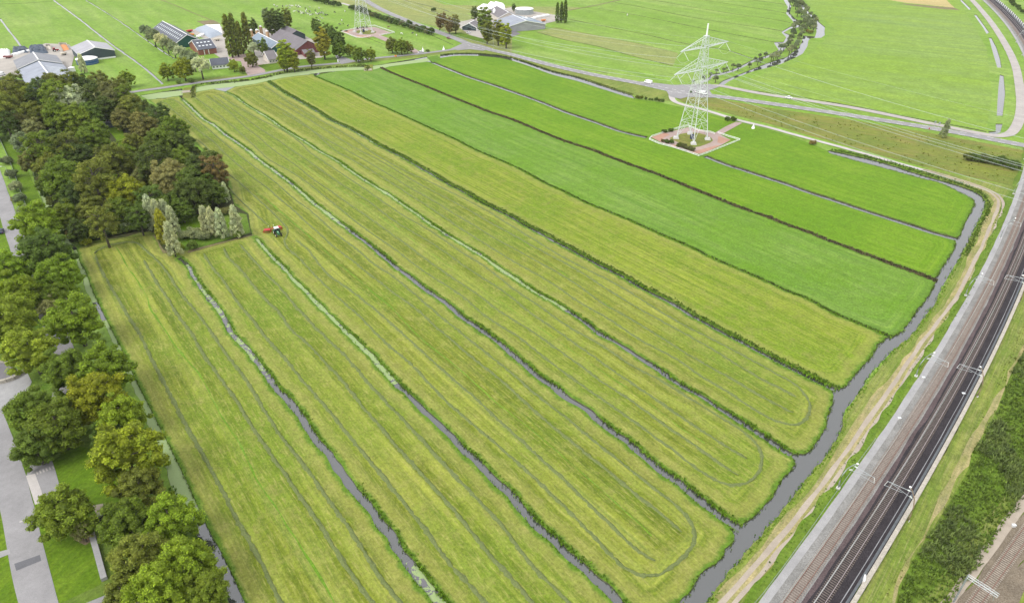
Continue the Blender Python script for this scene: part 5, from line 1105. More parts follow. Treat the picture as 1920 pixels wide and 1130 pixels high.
def cone(px, s, label):
    p = at(*px); r = thing('marker_cone', label, 'marker', (p.x, p.y, 0)); MB().lathe((0, 0, 0), [(1.3*s, 0), (1.2*s, .5*s), (.55*s, 2.1*s), (.3*s, 2.6*s), (.12*s, 3.4*s)], 10).build('shell', M['white_paint'], r); MB().lathe((0, 0, 3.401*s), [(.2*s, 0), (.28*s, .2*s), (.1*s, .5*s)], 8).build('cap', M['skylight'], r)
cone((1412,241), .75, 'white conical marker beside the path right of the pylon drive'); cone((793,97), .9, 'white conical marker by the white gate of the far pylon'); cone((832,94), .8, 'small white marker on the meadow by the road bend')
# mesh fence along the park road, posts and panels each on their own
def fence(name, px, h, label, mat='galvanised', step=3.0, pr_=.05, rails=(.15, .95), rr=.035, wall=None, cat='fence'):
    c = straight(W(P(px)), step); c3 = [Vector((x, y, 0)) for x, y in c]; r = thing(name, label, cat, c3[0])
    post = None
    for q in c3:
        if post is None: post = MB().tube([(0, 0, 0), (0, 0, h)], pr_, 5).build('post', M[mat], r); o = post
        else: o = post.copy(); link(o, r)
        o.location = q - c3[0]
    for z in rails: MB().tube([q-c3[0]+Vector((0, 0, h*z)) for q in c3], rr, 4).build('rail', M[mat], r)
    if wall:
        for a, b in zip(c3[:-1], c3[1:]): d = b-a; MB().box(((a.x+b.x)/2-c3[0].x, (a.y+b.y)/2-c3[0].y, wall/2), (d.length-.1, .05, wall), math.atan2(d.y, d.x)).build('panel', M[mat], r)
fence('mesh_fence', '0,262 8,279 14,293 22,312 28,328 34,345 40,362 46,378 52,393 58,404', 1.3, 'pale grey fence between hedge and bright grass strip at the left edge', 'galvanised', 2.5, .07, (.1, .5, .95), .05, .9)
fence('pad_rail', '1340,252 1332,249 1310,246 1300,241 1290,237 1275,240 1250,248 1222,257 1217,262 1235,270 1262,277 1290,286 1310,293 1325,288 1345,280 1370,270 1387,263 1366,257 1346,250', .9, 'white kerb rail round the paved pad of the near pylon', 'white_paint', 3, .08, (.25, .9), .12)
fence('pad_rail', '690,52 668,54 640,60 668,71 680,72 695,69', .9, 'white kerb rail round the left side of the far pylon pad', 'white_paint', 3, .08, (.3, .9), .12)
fence('pad_rail', '690,50 702,49 720,55 740,62 725,65 711,67', .9, 'white kerb rail round the right side of the far pylon pad', 'white_paint', 3, .08, (.3, .9), .12)
fence('wire_fence', '905,78 925,88 945,94 970,101', 1.2, 'wire fence before the far farm garden', 'galvanised', 4)
fence('bridge_railing', '1296,163 1310,159 1325,154', 1.2, 'white railing of the bridge at the junction, front side', 'white_paint', 2, .1, (.4, .95), .12); fence('bridge_railing', '1299,158 1312,155 1326,151', 1.2, 'white railing of the bridge at the junction, rear side', 'white_paint', 2, .1, (.4, .95), .12)
fence('wire_fence', '1640,826 1600,880 1560,935 1515,1000 1470,1062 1430,1115 1400,1150', 1.0, 'thin wire fence on the green bank left of the railway', 'galvanised', 4, .04, (.5, .95), .02)
# culvert heads
for px, l in (((350,172),'leftmost, where the first mown field meets the road'), ((690,131),'by the road below the two roadside trees')):
    p = at(*px); r = thing('culvert', 'pale concrete culvert head ' + l, 'culvert', (p.x, p.y, 0), .25)
    for y in (-2.2, 2.2): MB().box((0, y, -.25), (6, .35, .9)).build('headwall', M['concrete'], r)
    MB().box((0, 0, .02), (5, 4, .1)).build('deck', M['track_gravel'], r)
zone('field_access', '342,184 344,165 366,163 368,184', 'rough_meadow', z=.006, cut=False); zone('field_access', '682,134 684,122 699,121 699,134', 'rough_meadow', z=.006, cut=False); zone('field_access', '812,118 800,108 820,104 828,112', 'bright_grass', z=.006, cut=False)
# underpass wall, terrace
def low_wall(name, px, h, w, mat, label, step=3.0):
    c = spline(W(P(px)), step); r = thing(name, label, 'wall', (c[0][0], c[0][1], 0))
    for a, b in zip(c[:-1], c[1:]):
        d = b-a; MB().box(((a[0]+b[0])/2-c[0][0], (a[1]+b[1])/2-c[0][1], h/2), (np.hypot(*d)-.03, w, h), math.atan2(d[1], d[0])).build('wall_panel', M[mat], r)
low_wall('parapet_wall', '-20,722 0,719 14,716 28,711 40,703 50,697', 1.1, .8, 'wall_concrete', 'curved concrete parapet round the dark underpass at the left edge'); low_wall('parapet_wall', '-20,682 0,680 16,680', .8, .4, 'wall_concrete', 'straight low wall behind the dark underpass')
low_wall('terrace_wall', '172,1000 180,1026 188,1055 197,1088', .9, 1.1, 'paving', 'pale stone terrace edge between lawn and trees near the bottom left', 2.0)
low_wall('terrace_wall', '178,985 181,976 200,962', .8, .9, 'paving', 'short stone wall at the corner of the railed terrace', 2.0)
fence('terrace_railing', '183,982 186,978 205,965', 1.2, 'black panel railing on the short stone wall', 'black', 1.4, .05, (.1, .95), .04, .9); fence('terrace_railing', '196,964 197,955 215,950 235,945', 1.2, 'black panel railing with pale posts behind the terrace', 'black', 1.6, .05, (.1, .95), .04, .9)
# cows ---------------------------------------------------------------------
def cow_mesh(seed):
    v, e, rr = [], [], []
    def n(x, y, z, r): v.append((x, y, z)); rr.append(r); return len(v)-1
    b0, b1, b2, b3 = n(-.75, 0, 1.15, .30), n(-.25, 0, 1.08, .36), n(.3, 0, 1.1, .35), n(.72, 0, 1.18, .28); e += [(b0, b1), (b1, b2), (b2, b3)]
    if seed % 2: k = n(1.1, 0, .85, .15); h = n(1.35, 0, .45, .13); m = n(1.45, 0, .2, .09)
    else: k = n(1.1, 0, 1.35, .16); h = n(1.4, 0, 1.5, .14); m = n(1.68, 0, 1.35, .09)
    e += [(b3, k), (k, h), (h, m)]
    for p, x, back in ((b3, .62, 0), (b0, -.72, 1)):
        for s in (-1, 1):
            a = n(x+(.06 if back else 0), s*.22, .72, .12); c = n(x-(.12 if back else -.02), s*.22, .42, .07); d = n(x, s*.22, .06, .07); e += [(p, a), (a, c), (c, d)]
    t = n(-1.08, 0, 1.1, .05); u = n(-1.14, 0, .6, .05); e += [(b0, t), (t, u)]
    me = bpy.data.meshes.new('cow'); me.from_pydata(v, e, []); o = bpy.data.objects.new('cow', me); C.objects.link(o); sk = o.modifiers.new('s', 'SKIN'); sk.use_smooth_shade = True
    for i, q in enumerate(me.skin_vertices[0].data): q.radius = (rr[i], rr[i]); q.use_root = (i == 0)
    o.modifiers.new('u', 'SUBSURF').levels = 1; dg = bpy.context.evaluated_depsgraph_get(); out = bpy.data.meshes.new_from_object(o.evaluated_get(dg)); bpy.data.objects.remove(o); out.name = 'body'
    return out
def cowhide(name, dark, thr):
    t = NT(name); tc = t.n('TexCoord'); oi = t.n('ObjectInfo'); v = t.n('VectorMath', operation='ADD'); cb = t.n('CombineXYZ'); t.l(t.math('MULTIPLY', oi.outputs['Random'], 37.0), cb.inputs[0]); t.l(tc.outputs['Object'], v.inputs[0]); t.l(cb.outputs[0], v.inputs[1])
    n = t.noise(1.5, 2, .5, v.outputs[0]); t.col(t.mix(t.ramp(n, [(thr, 0), (thr+.03, 1)]), (.70, .68, .66), dark)); M[name] = t.fin(.7, .2)
cowhide('hide_pied', (.02, .02, .022), .49); cowhide('hide_dark', (.02, .02, .022), .36); cowhide('hide_pale', (.03, .03, .03), .62); cowhide('hide_brown', (.16, .07, .035), .42)
CM = {}
for k in range(2):
    for h in ('hide_pied', 'hide_dark', 'hide_pale', 'hide_brown'): me = cow_mesh(k); me.materials.append(M[h]); CM[k, h] = me
CL = {'hide_pied': 'black and white', 'hide_dark': 'mostly black', 'hide_pale': 'mostly white', 'hide_brown': 'brown and white'}
def cow(x, y, hide, where, group):
    p = at(x, y); r = thing('cow', '%s cow %s' % (CL[hide], where), 'cow', (p.x, p.y, 0), random.uniform(0, 6.28), group); r.scale = (1.12,)*3
    obj('body', CM[random.randrange(2), hide], None, r); m = MB()
    for s in (-1, 1): m.box((1.12, s*.26, 1.45), (.08, .2, .1))
    m.build('ears', M['black'], r)
for q in '515,10 550,35 640,30 700,25 740,20 770,24 790,25 750,60 840,20 880,20 870,45 900,40 1048,40 1190,60 980,60 1000,85 1050,110 1130,95 870,100 885,120 910,110 920,140 945,128 960,140 985,110 1000,130 1025,145 1060,160 1090,155 815,110 1140,130 1160,148 1180,150 1200,132 1210,130 1230,120 1250,140 1280,160 1310,160 1205,190 1240,210 1175,240 1200,255'.split():
    x, y = [float(c) for c in q.split(',')]; h = random.choice(['hide_pied', 'hide_pied', 'hide_dark', 'hide_pale']); cow(450+x/8, 10+y/8, h, 'grazing in the herd on the meadow behind the middle farm', CL[h]+' cows of the grazing herd')
for x, y, h, w in ((637.5,47.5,'hide_dark','left of the black pair near the far pylon pad'), (643.7,46.5,'hide_dark','right of the black pair near the far pylon pad'), (652.5,50.5,'hide_dark','nearest the far pylon pad'), (641,40,'hide_pale','above the black pair near the far pylon'), (628,25,'hide_dark','alone between herd and shelterbelt'),
                   (647,23,'hide_pale','by the hedge left of the far pylon'), (729,52.5,'hide_brown','right of the far pylon pad'), (774,64,'hide_dark','alone on the meadow below the shelterbelt'), (781,68,'hide_pale','beside the lone black cow'), (753,65,'hide_pale','below the white pad corner'), (1176,30,'hide_pale','alone on the far green strips')): cow(x, y, h, w, None)
# ---------------------------------------------------------------- pylons and lines
PY1 = at(1297, 261); PY2 = at(682, 61); LD = (PY2-PY1); SPAN = LD.length; LD.normalize(); LZ = math.atan2(LD.y, LD.x)
def bar(m, a, b, r=.09): m.tube([a, b], r, 4, False)
HW = lambda z: 5.7 + (2.15-5.7)*min(z, 34)/34 if z < 34 else 2.15 + (.9-2.15)*(z-34)/17.5      # half width of the shaft at height z
def lattice(m, levels, r=.075):
    for z0, z1 in zip(levels[:-1], levels[1:]):
        a, b = HW(z0), HW(z1)
        for k in range(4):
            c, s = [(1, 0), (0, 1), (-1, 0), (0, -1)][k]; n_ = (-s, c)
            f = lambda w, t, z: (c*w + n_[0]*t*w, s*w + n_[1]*t*w, z)
            bar(m, f(a, -1, z0), f(b, 1, z1), r); bar(m, f(a, 1, z0), f(b, -1, z1), r); bar(m, f(b, -1, z1), f(b, 1, z1), r)
ARM = {46.3: (18.5, 4.6), 36.0: (21.0, 5.0)}
def pylon(loc, label, full=True):
    r = thing('lattice_pylon', label, 'pylon', (loc.x, loc.y, .06), LZ)
    for sx in (-1, 1):
        for sy in (-1, 1):
            MB().tube([(sx*HW(z), sy*HW(z), z) for z in (0, 10, 22, 34, 43, 51.5)], [.25, .22, .19, .17, .14, .12], 5).build('leg', M['steel_pale'], r)
            b = MB().box((sx*5.75, sy*5.75, .55), (3.0, 3.0, 1.1), math.radians(45), .75).build('foundation_block', M['white_concrete'], r, bevel=.05)
    m = MB(); lattice(m, [9.5, 15.5, 21, 26, 30.5, 34, 37.2, 40.2, 43, 46, 49, 51.5]); 
    for k in range(4):      # lower panels: K bracing down to the feet
        c, s = [(1, 0), (0, 1), (-1, 0), (0, -1)][k]; n_ = (-s, c); f = lambda w, t, z: (c*w + n_[0]*t*w, s*w + n_[1]*t*w, z)
        for t in (-1, 1):
            bar(m, f(HW(9.5), 0, 9.5), f(HW(.5), t, .5), .1); bar(m, f(HW(9.5), 0, 9.5), f(HW(9.5), t, 9.5), .09)
            for i in range(4):
                z = 1.5+2*i; u = t*(z/9.5*0+1-(z-.5)/9.0) ; bar(m, f(HW(z), t, z), f(HW(z+.9), t*(1-(z+.4)/9.0), z+.9), .05)
    m.build('bracing', M['steel_pale'], r)
    for z, (L, hh) in ARM.items():
        for s in (-1, 1):
            w = HW(z); tip = (0, s*L, z+.15); m = MB()
            for q in (-1, 1):
                bar(m, (q*w, s*w, z), tip, .21); bar(m, (q*HW(z+hh), s*HW(z+hh), z+hh), tip, .14); N = 7
                for i in range(N):
                    t0, t1 = i/N, (i+1)/N; A_ = lambda t: (q*w*(1-t), s*(w+(L-w)*t), z+.15*t); B_ = lambda t: (q*HW(z+hh)*(1-t), s*(HW(z+hh)+(L-HW(z+hh))*t), z+hh+(.15-hh)*t)
                    if i < N-1: bar(m, A_(t1), B_(t1), .045); bar(m, A_(t0), B_(t1), .045)
            for i in range(7):
                t0, t1 = i/7, (i+1)/7; X = lambda q, t: (q*w*(1-t), s*(w+(L-w)*t), z+.15*t); bar(m, X(-1, t0), X(1, t1), .055); bar(m, X(1, t0), X(-1, t1), .055)
            m.build('cross_arm', M['steel_pale'], r)
    MB().tube([(0, 0, 50.8), (0, 0, 57)], [.42, .34], 8).build('top_mast', M['white_paint'], r); MB().box((0, 0, 51.4), (1.6, 1.6, .25)).build('top_platform', M['steel_pale'], r)
    MB().box((0, 0, 1.3), (1.6, 1.2, 2.4)).build('control_cabinet', M['car_blue'], r)
    return r
PH = [(46.3, -16.2), (46.3, 16.2), (36.0, -19.0), (36.0, -11.5), (36.0, 11.5), (36.0, 19.0)]      # height and distance out along the arm
def insulators(r, z, y):
    for s in (-1, 1):
        m = MB(); a = Vector((.2*s, y, z)); b = Vector((3.6*s, y, z-3.6)); m.tube([a, b], .09, 6)
        for i in range(12): q = a.lerp(b, .12+.8*i/12); m.lathe(q, [(.05, -.08), (.24, 0), (.05, .08)], 7)
        m.build('insulator', M['insulator'], r)
    MB().tube([(-3.6, y, z-3.6), (-1.5, y, z-5.1), (0, y, z-5.5), (1.5, y, z-5.1), (3.6, y, z-3.6)], .05, 5).build('jumper_wire', M['wire'], r)
P1 = pylon(PY1, 'near white lattice pylon with two pairs of cross arms on the paved pad'); P2 = pylon(PY2, 'far lattice pylon cut by the top edge, on its own pad by the cow meadow')
for r in (P1, P2):
    for z, y in PH: insulators(r, z, y)
PN = Vector((-LD.y, LD.x, 0)); PY3 = PY1-LD*SPAN
nm = {0: 'upper arm, camera side', 1: 'upper arm, far side', 2: 'lower arm, outer camera side', 3: 'lower arm, inner camera side', 4: 'lower arm, inner far side', 5: 'lower arm, outer far side'}
for si, (a, b, w) in enumerate(((PY1, PY2, 'between the two pylons'), (PY1, PY3, 'right of the near pylon'), (PY2, PY2+LD*SPAN, 'beyond the far pylon'))):
    d = (b-a).normalized(); L = (b-a).length
    for i, (z, y) in enumerate(PH):
        m = MB()
        for off in (-.25, .25):
            pts = []
            for k in range(33):
                t = k/32; q = a + d*(3.6+(L-7.2)*t) + PN*(y*(1 if True else 1)+off); pts.append((q.x, q.y, z-3.6-4*9.5*t*(1-t)))
            m.tube(pts, .028, 4, False)
        o = m.build('power_line', M['wire']); tag(o, 'twin conductor %s, hung from the %s' % (w, nm[i]), 'power line')
    for s in (-1, 1):
        pts = [];
        for k in range(33): t = k/32; q = a + d*L*t + PN*s*18.4; pts.append((q.x, q.y, 46.6-4*7*t*(1-t)))
        tag(MB().tube(pts, .02, 4, False).build('earth_wire', M['wire']), 'thin earth wire %s on the %s arm tips' % (w, 'camera-side' if s < 0 else 'far-side'), 'power line')
# ---------------------------------------------------------------- railway
trk = np.array(W(P('1476,1130 1674,849 1802,640 1842,566 1882,480 1907,403 1922,88 1908,63 1890,40 1870,20 1848,0')))
cf = np.polyfit(trk[:, 1], trk[:, 0], 3, w=[3, 3, 3, 3, 3, 2, 1, 1, 1, 1, 1]); ys = np.arange(15, 1250, .25); line = np.stack([np.polyval(cf, ys), ys], 1)
sl = np.concatenate([[0], np.cumsum(np.hypot(*np.diff(line, axis=0).T))]); S = np.arange(0, sl[-1], .6); CL_ = np.stack([np.interp(S, sl, line[:, 0]), np.interp(S, sl, line[:, 1])], 1)
CN = normals2(CL_)*-1                     # points to the right of the line (away from the field)
def band(name, o0, o1, z0, z1, mat, i0=0, i1=None, step=3, jit=0.0, kind='structure', parent=None, c=None, n=None):
    c = (CL_ if c is None else c)[i0:i1:step]; n = (CN if n is None else n)[i0:i1:step]; k = len(c)
    a = c + n*(o0 + wobble(k, jit))[:, None] if jit else c + n*o0; b = c + n*(o1 + wobble(k, jit))[:, None] if jit else c + n*o1
    v = np.vstack([np.column_stack([a, np.full(k, z0)]), np.column_stack([b, np.full(k, z1)])]); i = np.arange(k-1)
    return obj(name, np_mesh(name, v, np.stack([i, k+i, k+i+1, i+1], 1), 4), M[mat], parent, kind)
i0 = int(np.argmin(np.hypot(*(CL_-np.array(at(1455,1180)[:2])).T)))
band('service_path', -4.3, -2.6, .19, .36, 'paving', jit=.05)
band('verge', -6.5, -4.2, .150, .185, 'verge_lush', jit=.35, i0=i0-80, i1=i0+560)
band('ballast_bed', -2.75, -1.6, .34, .60, 'ballast'); band('ballast_bed', -1.6, -.72, .60, .62, 'ballast')
band('ballast_bed', -.78, .78, .626, .626, 'ballast_brown'); band('ballast_bed', .72, 1.9, .62, .615, 'ballast', jit=.05)
band('ballast_bed', 1.6, 2.75, .622, .632, 'ballast_rusty', jit=.06)
band('ballast_bed', 2.5, 8.42, .645, .645, 'ballast_black', jit=.1); band('cable_duct', 7.0, 7.16, .70, .70, 'grey_gravel', jit=.02); band('cable_duct', 7.7, 8.2, .66, .74, 'barrier_dark')
band('embankment', 9.2, 12.5, .60, .12, 'verge_grass', jit=.2)
def sweep(prof, c, n, name, mat, parent=None):
    k = len(c); v = np.concatenate([np.column_stack([c + n*o, np.full(k, z)]) for o, z in prof]); m_ = len(prof); i = np.arange(k-1)
    f = np.concatenate([np.stack([j*k+i, ((j+1) % m_)*k+i, ((j+1) % m_)*k+i+1, j*k+i+1], 1) for j in range(m_)]); return obj(name, np_mesh(name, v, f, 4), M[mat], parent)
def track(label, c, n, off, zb, rail, slp, first, span, group='railway tracks'):
    r = thing('railway_track', label, 'railway track', (0, 0, 0), 0, None)
    for s in (-1, 1):
        o = off + s*.755; sweep([(o-.036, zb+.19), (o-.036, zb+.35), (o+.036, zb+.35), (o+.036, zb+.19)], c[::4], n[::4], 'rail', rail, r); 
    for s in (-1, 1): o = off+s*.755; band('rail_foot', o-.075, o+.075, zb+.195, zb+.195, 'rust_rail', 0, None, 4, kind=None, parent=r, c=c, n=n)
    me = MB().box((0, 0, 0), (2.6, .26, .2), taper=.96); o0 = me.build('sleeper', M[slp], r); j = 0
    L = c + n*off
    for i in range(first, first+span):
        o = o0 if j == 0 else o0.copy()
        if j: link(o, r)
        o.location = (L[i][0], L[i][1], zb+.085); o.rotation_euler = (0, 0, math.atan2(n[i][1], n[i][0])); j += 1
    m = MB()
    for i in range(first+span, min(first+span+700, len(L))): m.box((L[i][0], L[i][1], zb+.085), (2.6, .26, .2), math.atan2(n[i][1], n[i][0]))
    if m.v: m.build('sleepers', M[slp], r, 'stuff')
    return r
i0 = int(np.argmin(np.hypot(*(CL_-np.array(at(1455,1180)[:2])).T)))
track('left track of the double line, rusty rails on grey-brown ballast', CL_, CN, 0.0, .55, 'rust_rail', 'sleeper_brown', i0, 300)
track('right track of the double line, bright rails on black ballast beside the wall', CL_, CN, 4.25, .60, 'rail_steel', 'sleeper_dark', i0, 300)
# retaining wall in panels on the right of the black bed
wc_ = CL_[::8]; wn_ = CN[::8]; rw = thing('retaining_wall', 'weathered concrete wall along the right side of the black track bed', 'wall', (0, 0, 0))
for i in range(2, 78):
    a, b = wc_[i]+wn_[i]*8.85, wc_[i+1]+wn_[i+1]*8.85; d = b-a; L = np.hypot(*d)
    MB().box(((a[0]+b[0])/2, (a[1]+b[1])/2, .75), (L-.04, .85, 1.5+random.uniform(-.03, .03)), math.atan2(d[1], d[0])).build('wall_panel', M['wall_concrete'], rw)
nb = thing('noise_barrier', 'dark noise barrier with white panels far along the railway curve', 'barrier', (0, 0, 0))
for i in range(100, 205):
    a, b = wc_[i]+wn_[i]*8.85, wc_[i+1]+wn_[i+1]*8.85; d = b-a; L = np.hypot(*d); MB().box(((a[0]+b[0])/2, (a[1]+b[1])/2, 1.4), (L-.2, .3, 2.2), math.atan2(d[1], d[0])).build('barrier_panel', M['white_paint' if i % 2 else 'barrier_dark'], nb)
# single track lower right
t3 = np.array(W(P('1829,1130 1919,1009'))); d3 = (t3[1]-t3[0]); d3 /= np.hypot(*d3); S3 = np.arange(-70, 260, .6); bend = 0.00035*np.clip(S3, 0, None)**2
C3 = t3[0] + d3*S3[:, None] + np.array([-d3[1], d3[0]])*bend[:, None]; N3 = normals2(C3)*-1
band('ballast_bed', -4.6, -2.2, .05, .25, 'track_gravel', c=C3, n=N3, jit=.2); band('ballast_bed', -2.2, 2.3, .25, .25, 'ballast_tan', c=C3, n=N3, jit=.2); band('ballast_bed', 2.3, 5.0, .25, .06, 'ballast_tan', c=C3, n=N3, jit=.25); band('verge', 5.3, 16, .055, .02, 'verge_grass', c=C3, n=N3, jit=.3)
band('verge', -6.8, -4.4, .12, .10, 'verge_grass', c=C3, n=N3, jit=.3)
track('single track in the bottom right corner, tan ballast', C3, N3, 0.0, .18, 'rust_rail', 'sleeper_concrete', 20, 300)
# catenary masts, curved as in the photograph
def near_i(p): return int(np.argmin(np.hypot(*(CL_-np.array(p[:2])).T)))
def mast(px, side, label, mat):
    p = at(*px); i = near_i(p); n = CN[i]; off = (np.array([p.x, p.y])-CL_[i])@n; r = thing('catenary_mast', label, 'catenary mast', (p.x, p.y, .02), math.atan2(-side*n[1], -side*n[0]))
    tgt = abs(off - (4.25 if side > 0 else 0)); pts = [(0, 0, 0), (-.15, 0, 2.2), (-.05, 0, 4.6), (.45, 0, 6.8), (1.35, 0, 8.6), (1.9, 0, 9.2)]
    MB().tube(pts, [.15, .14, .12, .11, .09, .07], 8).build('mast', M[mat], r, smooth=True); MB().box((0, 0, .25), (.8, .8, .5)).build('foundation', M['white_concrete'], r); MB().lathe((1.95, 0, 9.15), [(.22, 0), (.25, .2), (.1, .35)], 8).build('mast_cap', M['white_paint'], r)
    X = tgt
    MB().tube([(1.3, 0, 8.3), (X+1.0, 0, 7.9)], .065, 6).build('cantilever', M['galvanised'], r); MB().tube([(.75, 0, 6.6), (X+.1, 0, 7.85)], .05, 6).build('strut', M['galvanised'], r); MB().tube([(X-2.4, 0, 6.9), (X+1.3, 0, 6.5)], .045, 6).build('steady_arm', M['galvanised'], r)
    MB().tube([(X+.9, 0, 7.9), (X+1.2, 0, 6.5)], .05, 6).build('dropper', M['white_paint'], r)
    for q in ((1.7, 8.27), (.9, 6.7)): MB().tube([(q[0], 0, q[1]), (q[0]+.5, 0, q[1]+(-.03 if q[1] > 8 else .35))], .14, 8).build('insulator', M['insulator'], r)
for px, l in (((1571,916),'nearest on the field side of the line'), ((1717,706),'second on the field side'), ((1810,555),'third on the field side'), ((1875,448),'fourth on the field side, near the canal bend')): mast(px, -1, 'curved pale mast, ' + l, 'galvanised')
for px, l in (((1700,978),'nearest outside the concrete wall'), ((1830,745),'second outside the concrete wall'), ((1910,566),'third outside the concrete wall')): mast(px, 1, 'curved brown mast with white cantilever, ' + l, 'mast_brown')
for k in range(1, 9):
    for side, off in ((-1, -4.9), (1, 9.6)):
        j = near_i(at(1875,448)) + int(k*88)
        if j < len(CL_)-5:
            p = CL_[j]+CN[j]*off; q = Vector((p[0], p[1], 0)); v_ = q.y*math.cos(PITCH)+CAM_H*math.sin(PITCH); xx = 960+FPX*q.x/v_; yy = 565-FPX*(q.y*math.sin(PITCH)-CAM_H*math.cos(PITCH))/v_
            if yy > -15 and xx < 1960: mast((xx, yy), side, 'far catenary mast on the %s side, %s along the curve' % ('field' if side < 0 else 'outer', ['', 'first', 'second', 'third', 'fourth', 'fifth', 'sixth', 'seventh', 'eighth'][k]), 'galvanised')
for off, l in ((0, 'left'), (4.25, 'right')):
    c = (CL_+CN*off)[i0-60::30]; tag(MB().tube([(x, y, 6.35) for x, y in c], .02, 4, False).build('contact_wire', M['wire']), 'contact wire above the %s track of the double line' % l, 'wire')
    tag(MB().tube([(x, y, 7.6-.5*math.sin(math.pi*((k*30*.6) % 54)/54)) for k, (x, y) in enumerate(c)], .02, 4, False).build('carrier_wire', M['wire']), 'sagging carrier wire above the %s track of the double line' % l, 'wire')
p = at(1787,1129); r = thing('catenary_gantry', 'square grey mast with lattice beam at the single track, bottom right', 'catenary mast', (p.x, p.y, .05), math.atan2(N3[130][1], N3[130][0]))
MB().tube([(0, 0, 0), (0, 0, 8.2)], .16, 4).build('mast', M['galvanised'], r); m = MB()
for z in (7.7, 8.3):
    for y in (-.25, .25): bar(m, (0, y, z), (5.2, y, z-.1), .05)
for k in range(10): bar(m, (k*.52, -.25, 7.7+.6*(k % 2)), ((k+1)*.52, .25, 8.3-.6*(k % 2)), .035); bar(m, (k*.52, .25, 7.7+.6*(k % 2)), ((k+1)*.52, -.25, 8.3-.6*(k % 2)), .035)
m.build('beam', M['galvanised'], r); MB().tube([(4.6, 0, 7.7), (4.9, 0, 6.2)], .05, 6).build('dropper', M['galvanised'], r)
# pale cabinet leaning on the wall, small things by the track
p = at(1617,1093); r = thing('trackside_cabinet', 'white trackside board on the concrete wall near the bottom edge', 'cabinet', (p.x, p.y, 0), 1.05); MB().box((0, 0, 1.2), (1.5, .3, 1.4)).build('cabinet', M['white_paint'], r); MB().box((0, -.17, 1.2), (1.2, .04, 1.1)).build('door', M['skylight'], r); MB().box((0, 0, .25), (2.4, .4, .5)).build('foot', M['wall_concrete'], r)
for px, l in (((1730,711),'by the second field-side mast'), ((1685,787),'half way down the pale path'), ((1805,741),'on the black ballast'), ((1899,988),'by the single track')):
    p = at(*px); r = thing('marker_box', 'small pale trackside box ' + l, 'box', (p.x, p.y, .1)); MB().box((0, 0, .35), (.7, .5, .7)).build('body', M['white_concrete'], r, bevel=.04); MB().box((0, 0, .72), (.8, .6, .06)).build('lid', M['skylight'], r)
# ---------------------------------------------------------------- bank vegetation, reeds, rough grass
def tufts(name, pts, hgt, wid, per, color, label, cat='grass', lean=.5, z0=-.22):
    n = len(pts)
    if n == 0: return
    h = hgt if isinstance(hgt, np.ndarray) else np.full(n, hgt); h = h*rng.uniform(.6, 1.35, n)
    base = np.repeat(np.column_stack([pts, np.full(n, z0)]), per, 0); hh = np.repeat(h, per); N = n*per; a = rng.uniform(0, 6.283, N); ww = wid*hh*rng.uniform(.5, 1.1, N)
    off = rng.normal(0, 1, (N, 2))*np.repeat(h, per)[:, None]*.28; base[:, :2] += off
    d = np.column_stack([np.cos(a), np.sin(a), np.zeros(N)]); s = np.column_stack([-np.sin(a), np.cos(a), np.zeros(N)]); l = rng.uniform(.1, lean, N)
    top = base + d*(hh*l)[:, None] + np.array([0, 0, 1])*(hh-z0)[:, None]; md = base + d*(hh*l*.35)[:, None] + np.array([0, 0, 1])*((hh-z0)*.6)[:, None]; w = s*ww[:, None]
    v = np.stack([base-w*.6, base+w*.6, md+w, top+w*.25, top-w*.25, md-w], 1).reshape(-1, 3); i = np.arange(N)*6
    f = np.concatenate([np.stack([i, i+1, i+2, i+5], 1), np.stack([i+5, i+2, i+3, i+4], 1)]); me = np_mesh(name, v, f, 4); at_ = me.attributes.new('rnd', 'FLOAT', 'FACE')
    r_ = np.repeat(rng.uniform(0, 1, n), per); r_ = np.clip(r_+rng.normal(0, .15, N), 0, 1); at_.data.foreach_set('value', np.concatenate([r_*.7, r_]).astype(np.float32))
    o = obj(name, me, M['tufts'], None, 'stuff'); o.color = (*color, 1); tag(o, label, cat); return o
def along(c, off, dens, jit, amp=None):
    n = normals2(c); L = np.hypot(*np.diff(c, axis=0).T).sum(); k = int(L*dens); t = rng.uniform(0, len(c)-1.001, k)
    i = t.astype(int); f = (t-i)[:, None]; p = c[i]*(1-f)+c[i+1]*f; return p + n[i]*(off+rng.normal(0, jit, k))[:, None], i/len(c)
GR = (.140, .250, .018); DK = (.120, .215, .020); BR = (.130, .110, .060)
def bank(k, side, dens, h, col, jit=.35, inset=.15, label='lush grass fringe on the bank of a field ditch', clump=True, name='bank_grass'):
    c = DC[k]; side = -side; w0, w1 = DW[k][1], DW[k][2]; nn = normals2(c); L = len(c); ws = np.linspace(w0, w1, L)/2; cc = c + nn*side*(ws+inset)[:, None]
    p, t = along(cc, 0, dens, jit)
    if clump: ph = np.sin(t*L*.21+ord(k))+np.sin(t*L*.083)+rng.normal(0, .5, len(t)); keep = ph > -.9; p, t, ph = p[keep], t[keep], ph[keep]; hh = h*(.75+.25*np.clip(ph, 0, 1.6))*(.8+.5*t)
    else: hh = np.full(len(p), h)
    tufts(name, p, hh, .30, 5, col, label)
LBL = 'grass fringe on the %s bank of the %s ditch counted from the west'
for k, nm_ in zip('ABCDE', ('first', 'second', 'third', 'fourth', 'fifth')):
    bank(k, -1, 5.5, .32, GR, label=LBL % ('field-side', nm_)); bank(k, 1, 3.2, .20, (.14, .25, .022), .22, label=LBL % ('lower', nm_))
    bank(k, -1, 1.6, .28, DK, .25, .3, label='dark sedge clumps on the east bank of the %s ditch' % nm_, name='sedge')
for q in (-.9, -1.5): bank('E', -1, 5, .36, (.095, .165, .022), .4, -q-.3, label='dark reed band along the fifth ditch', clump=False, name='reeds')
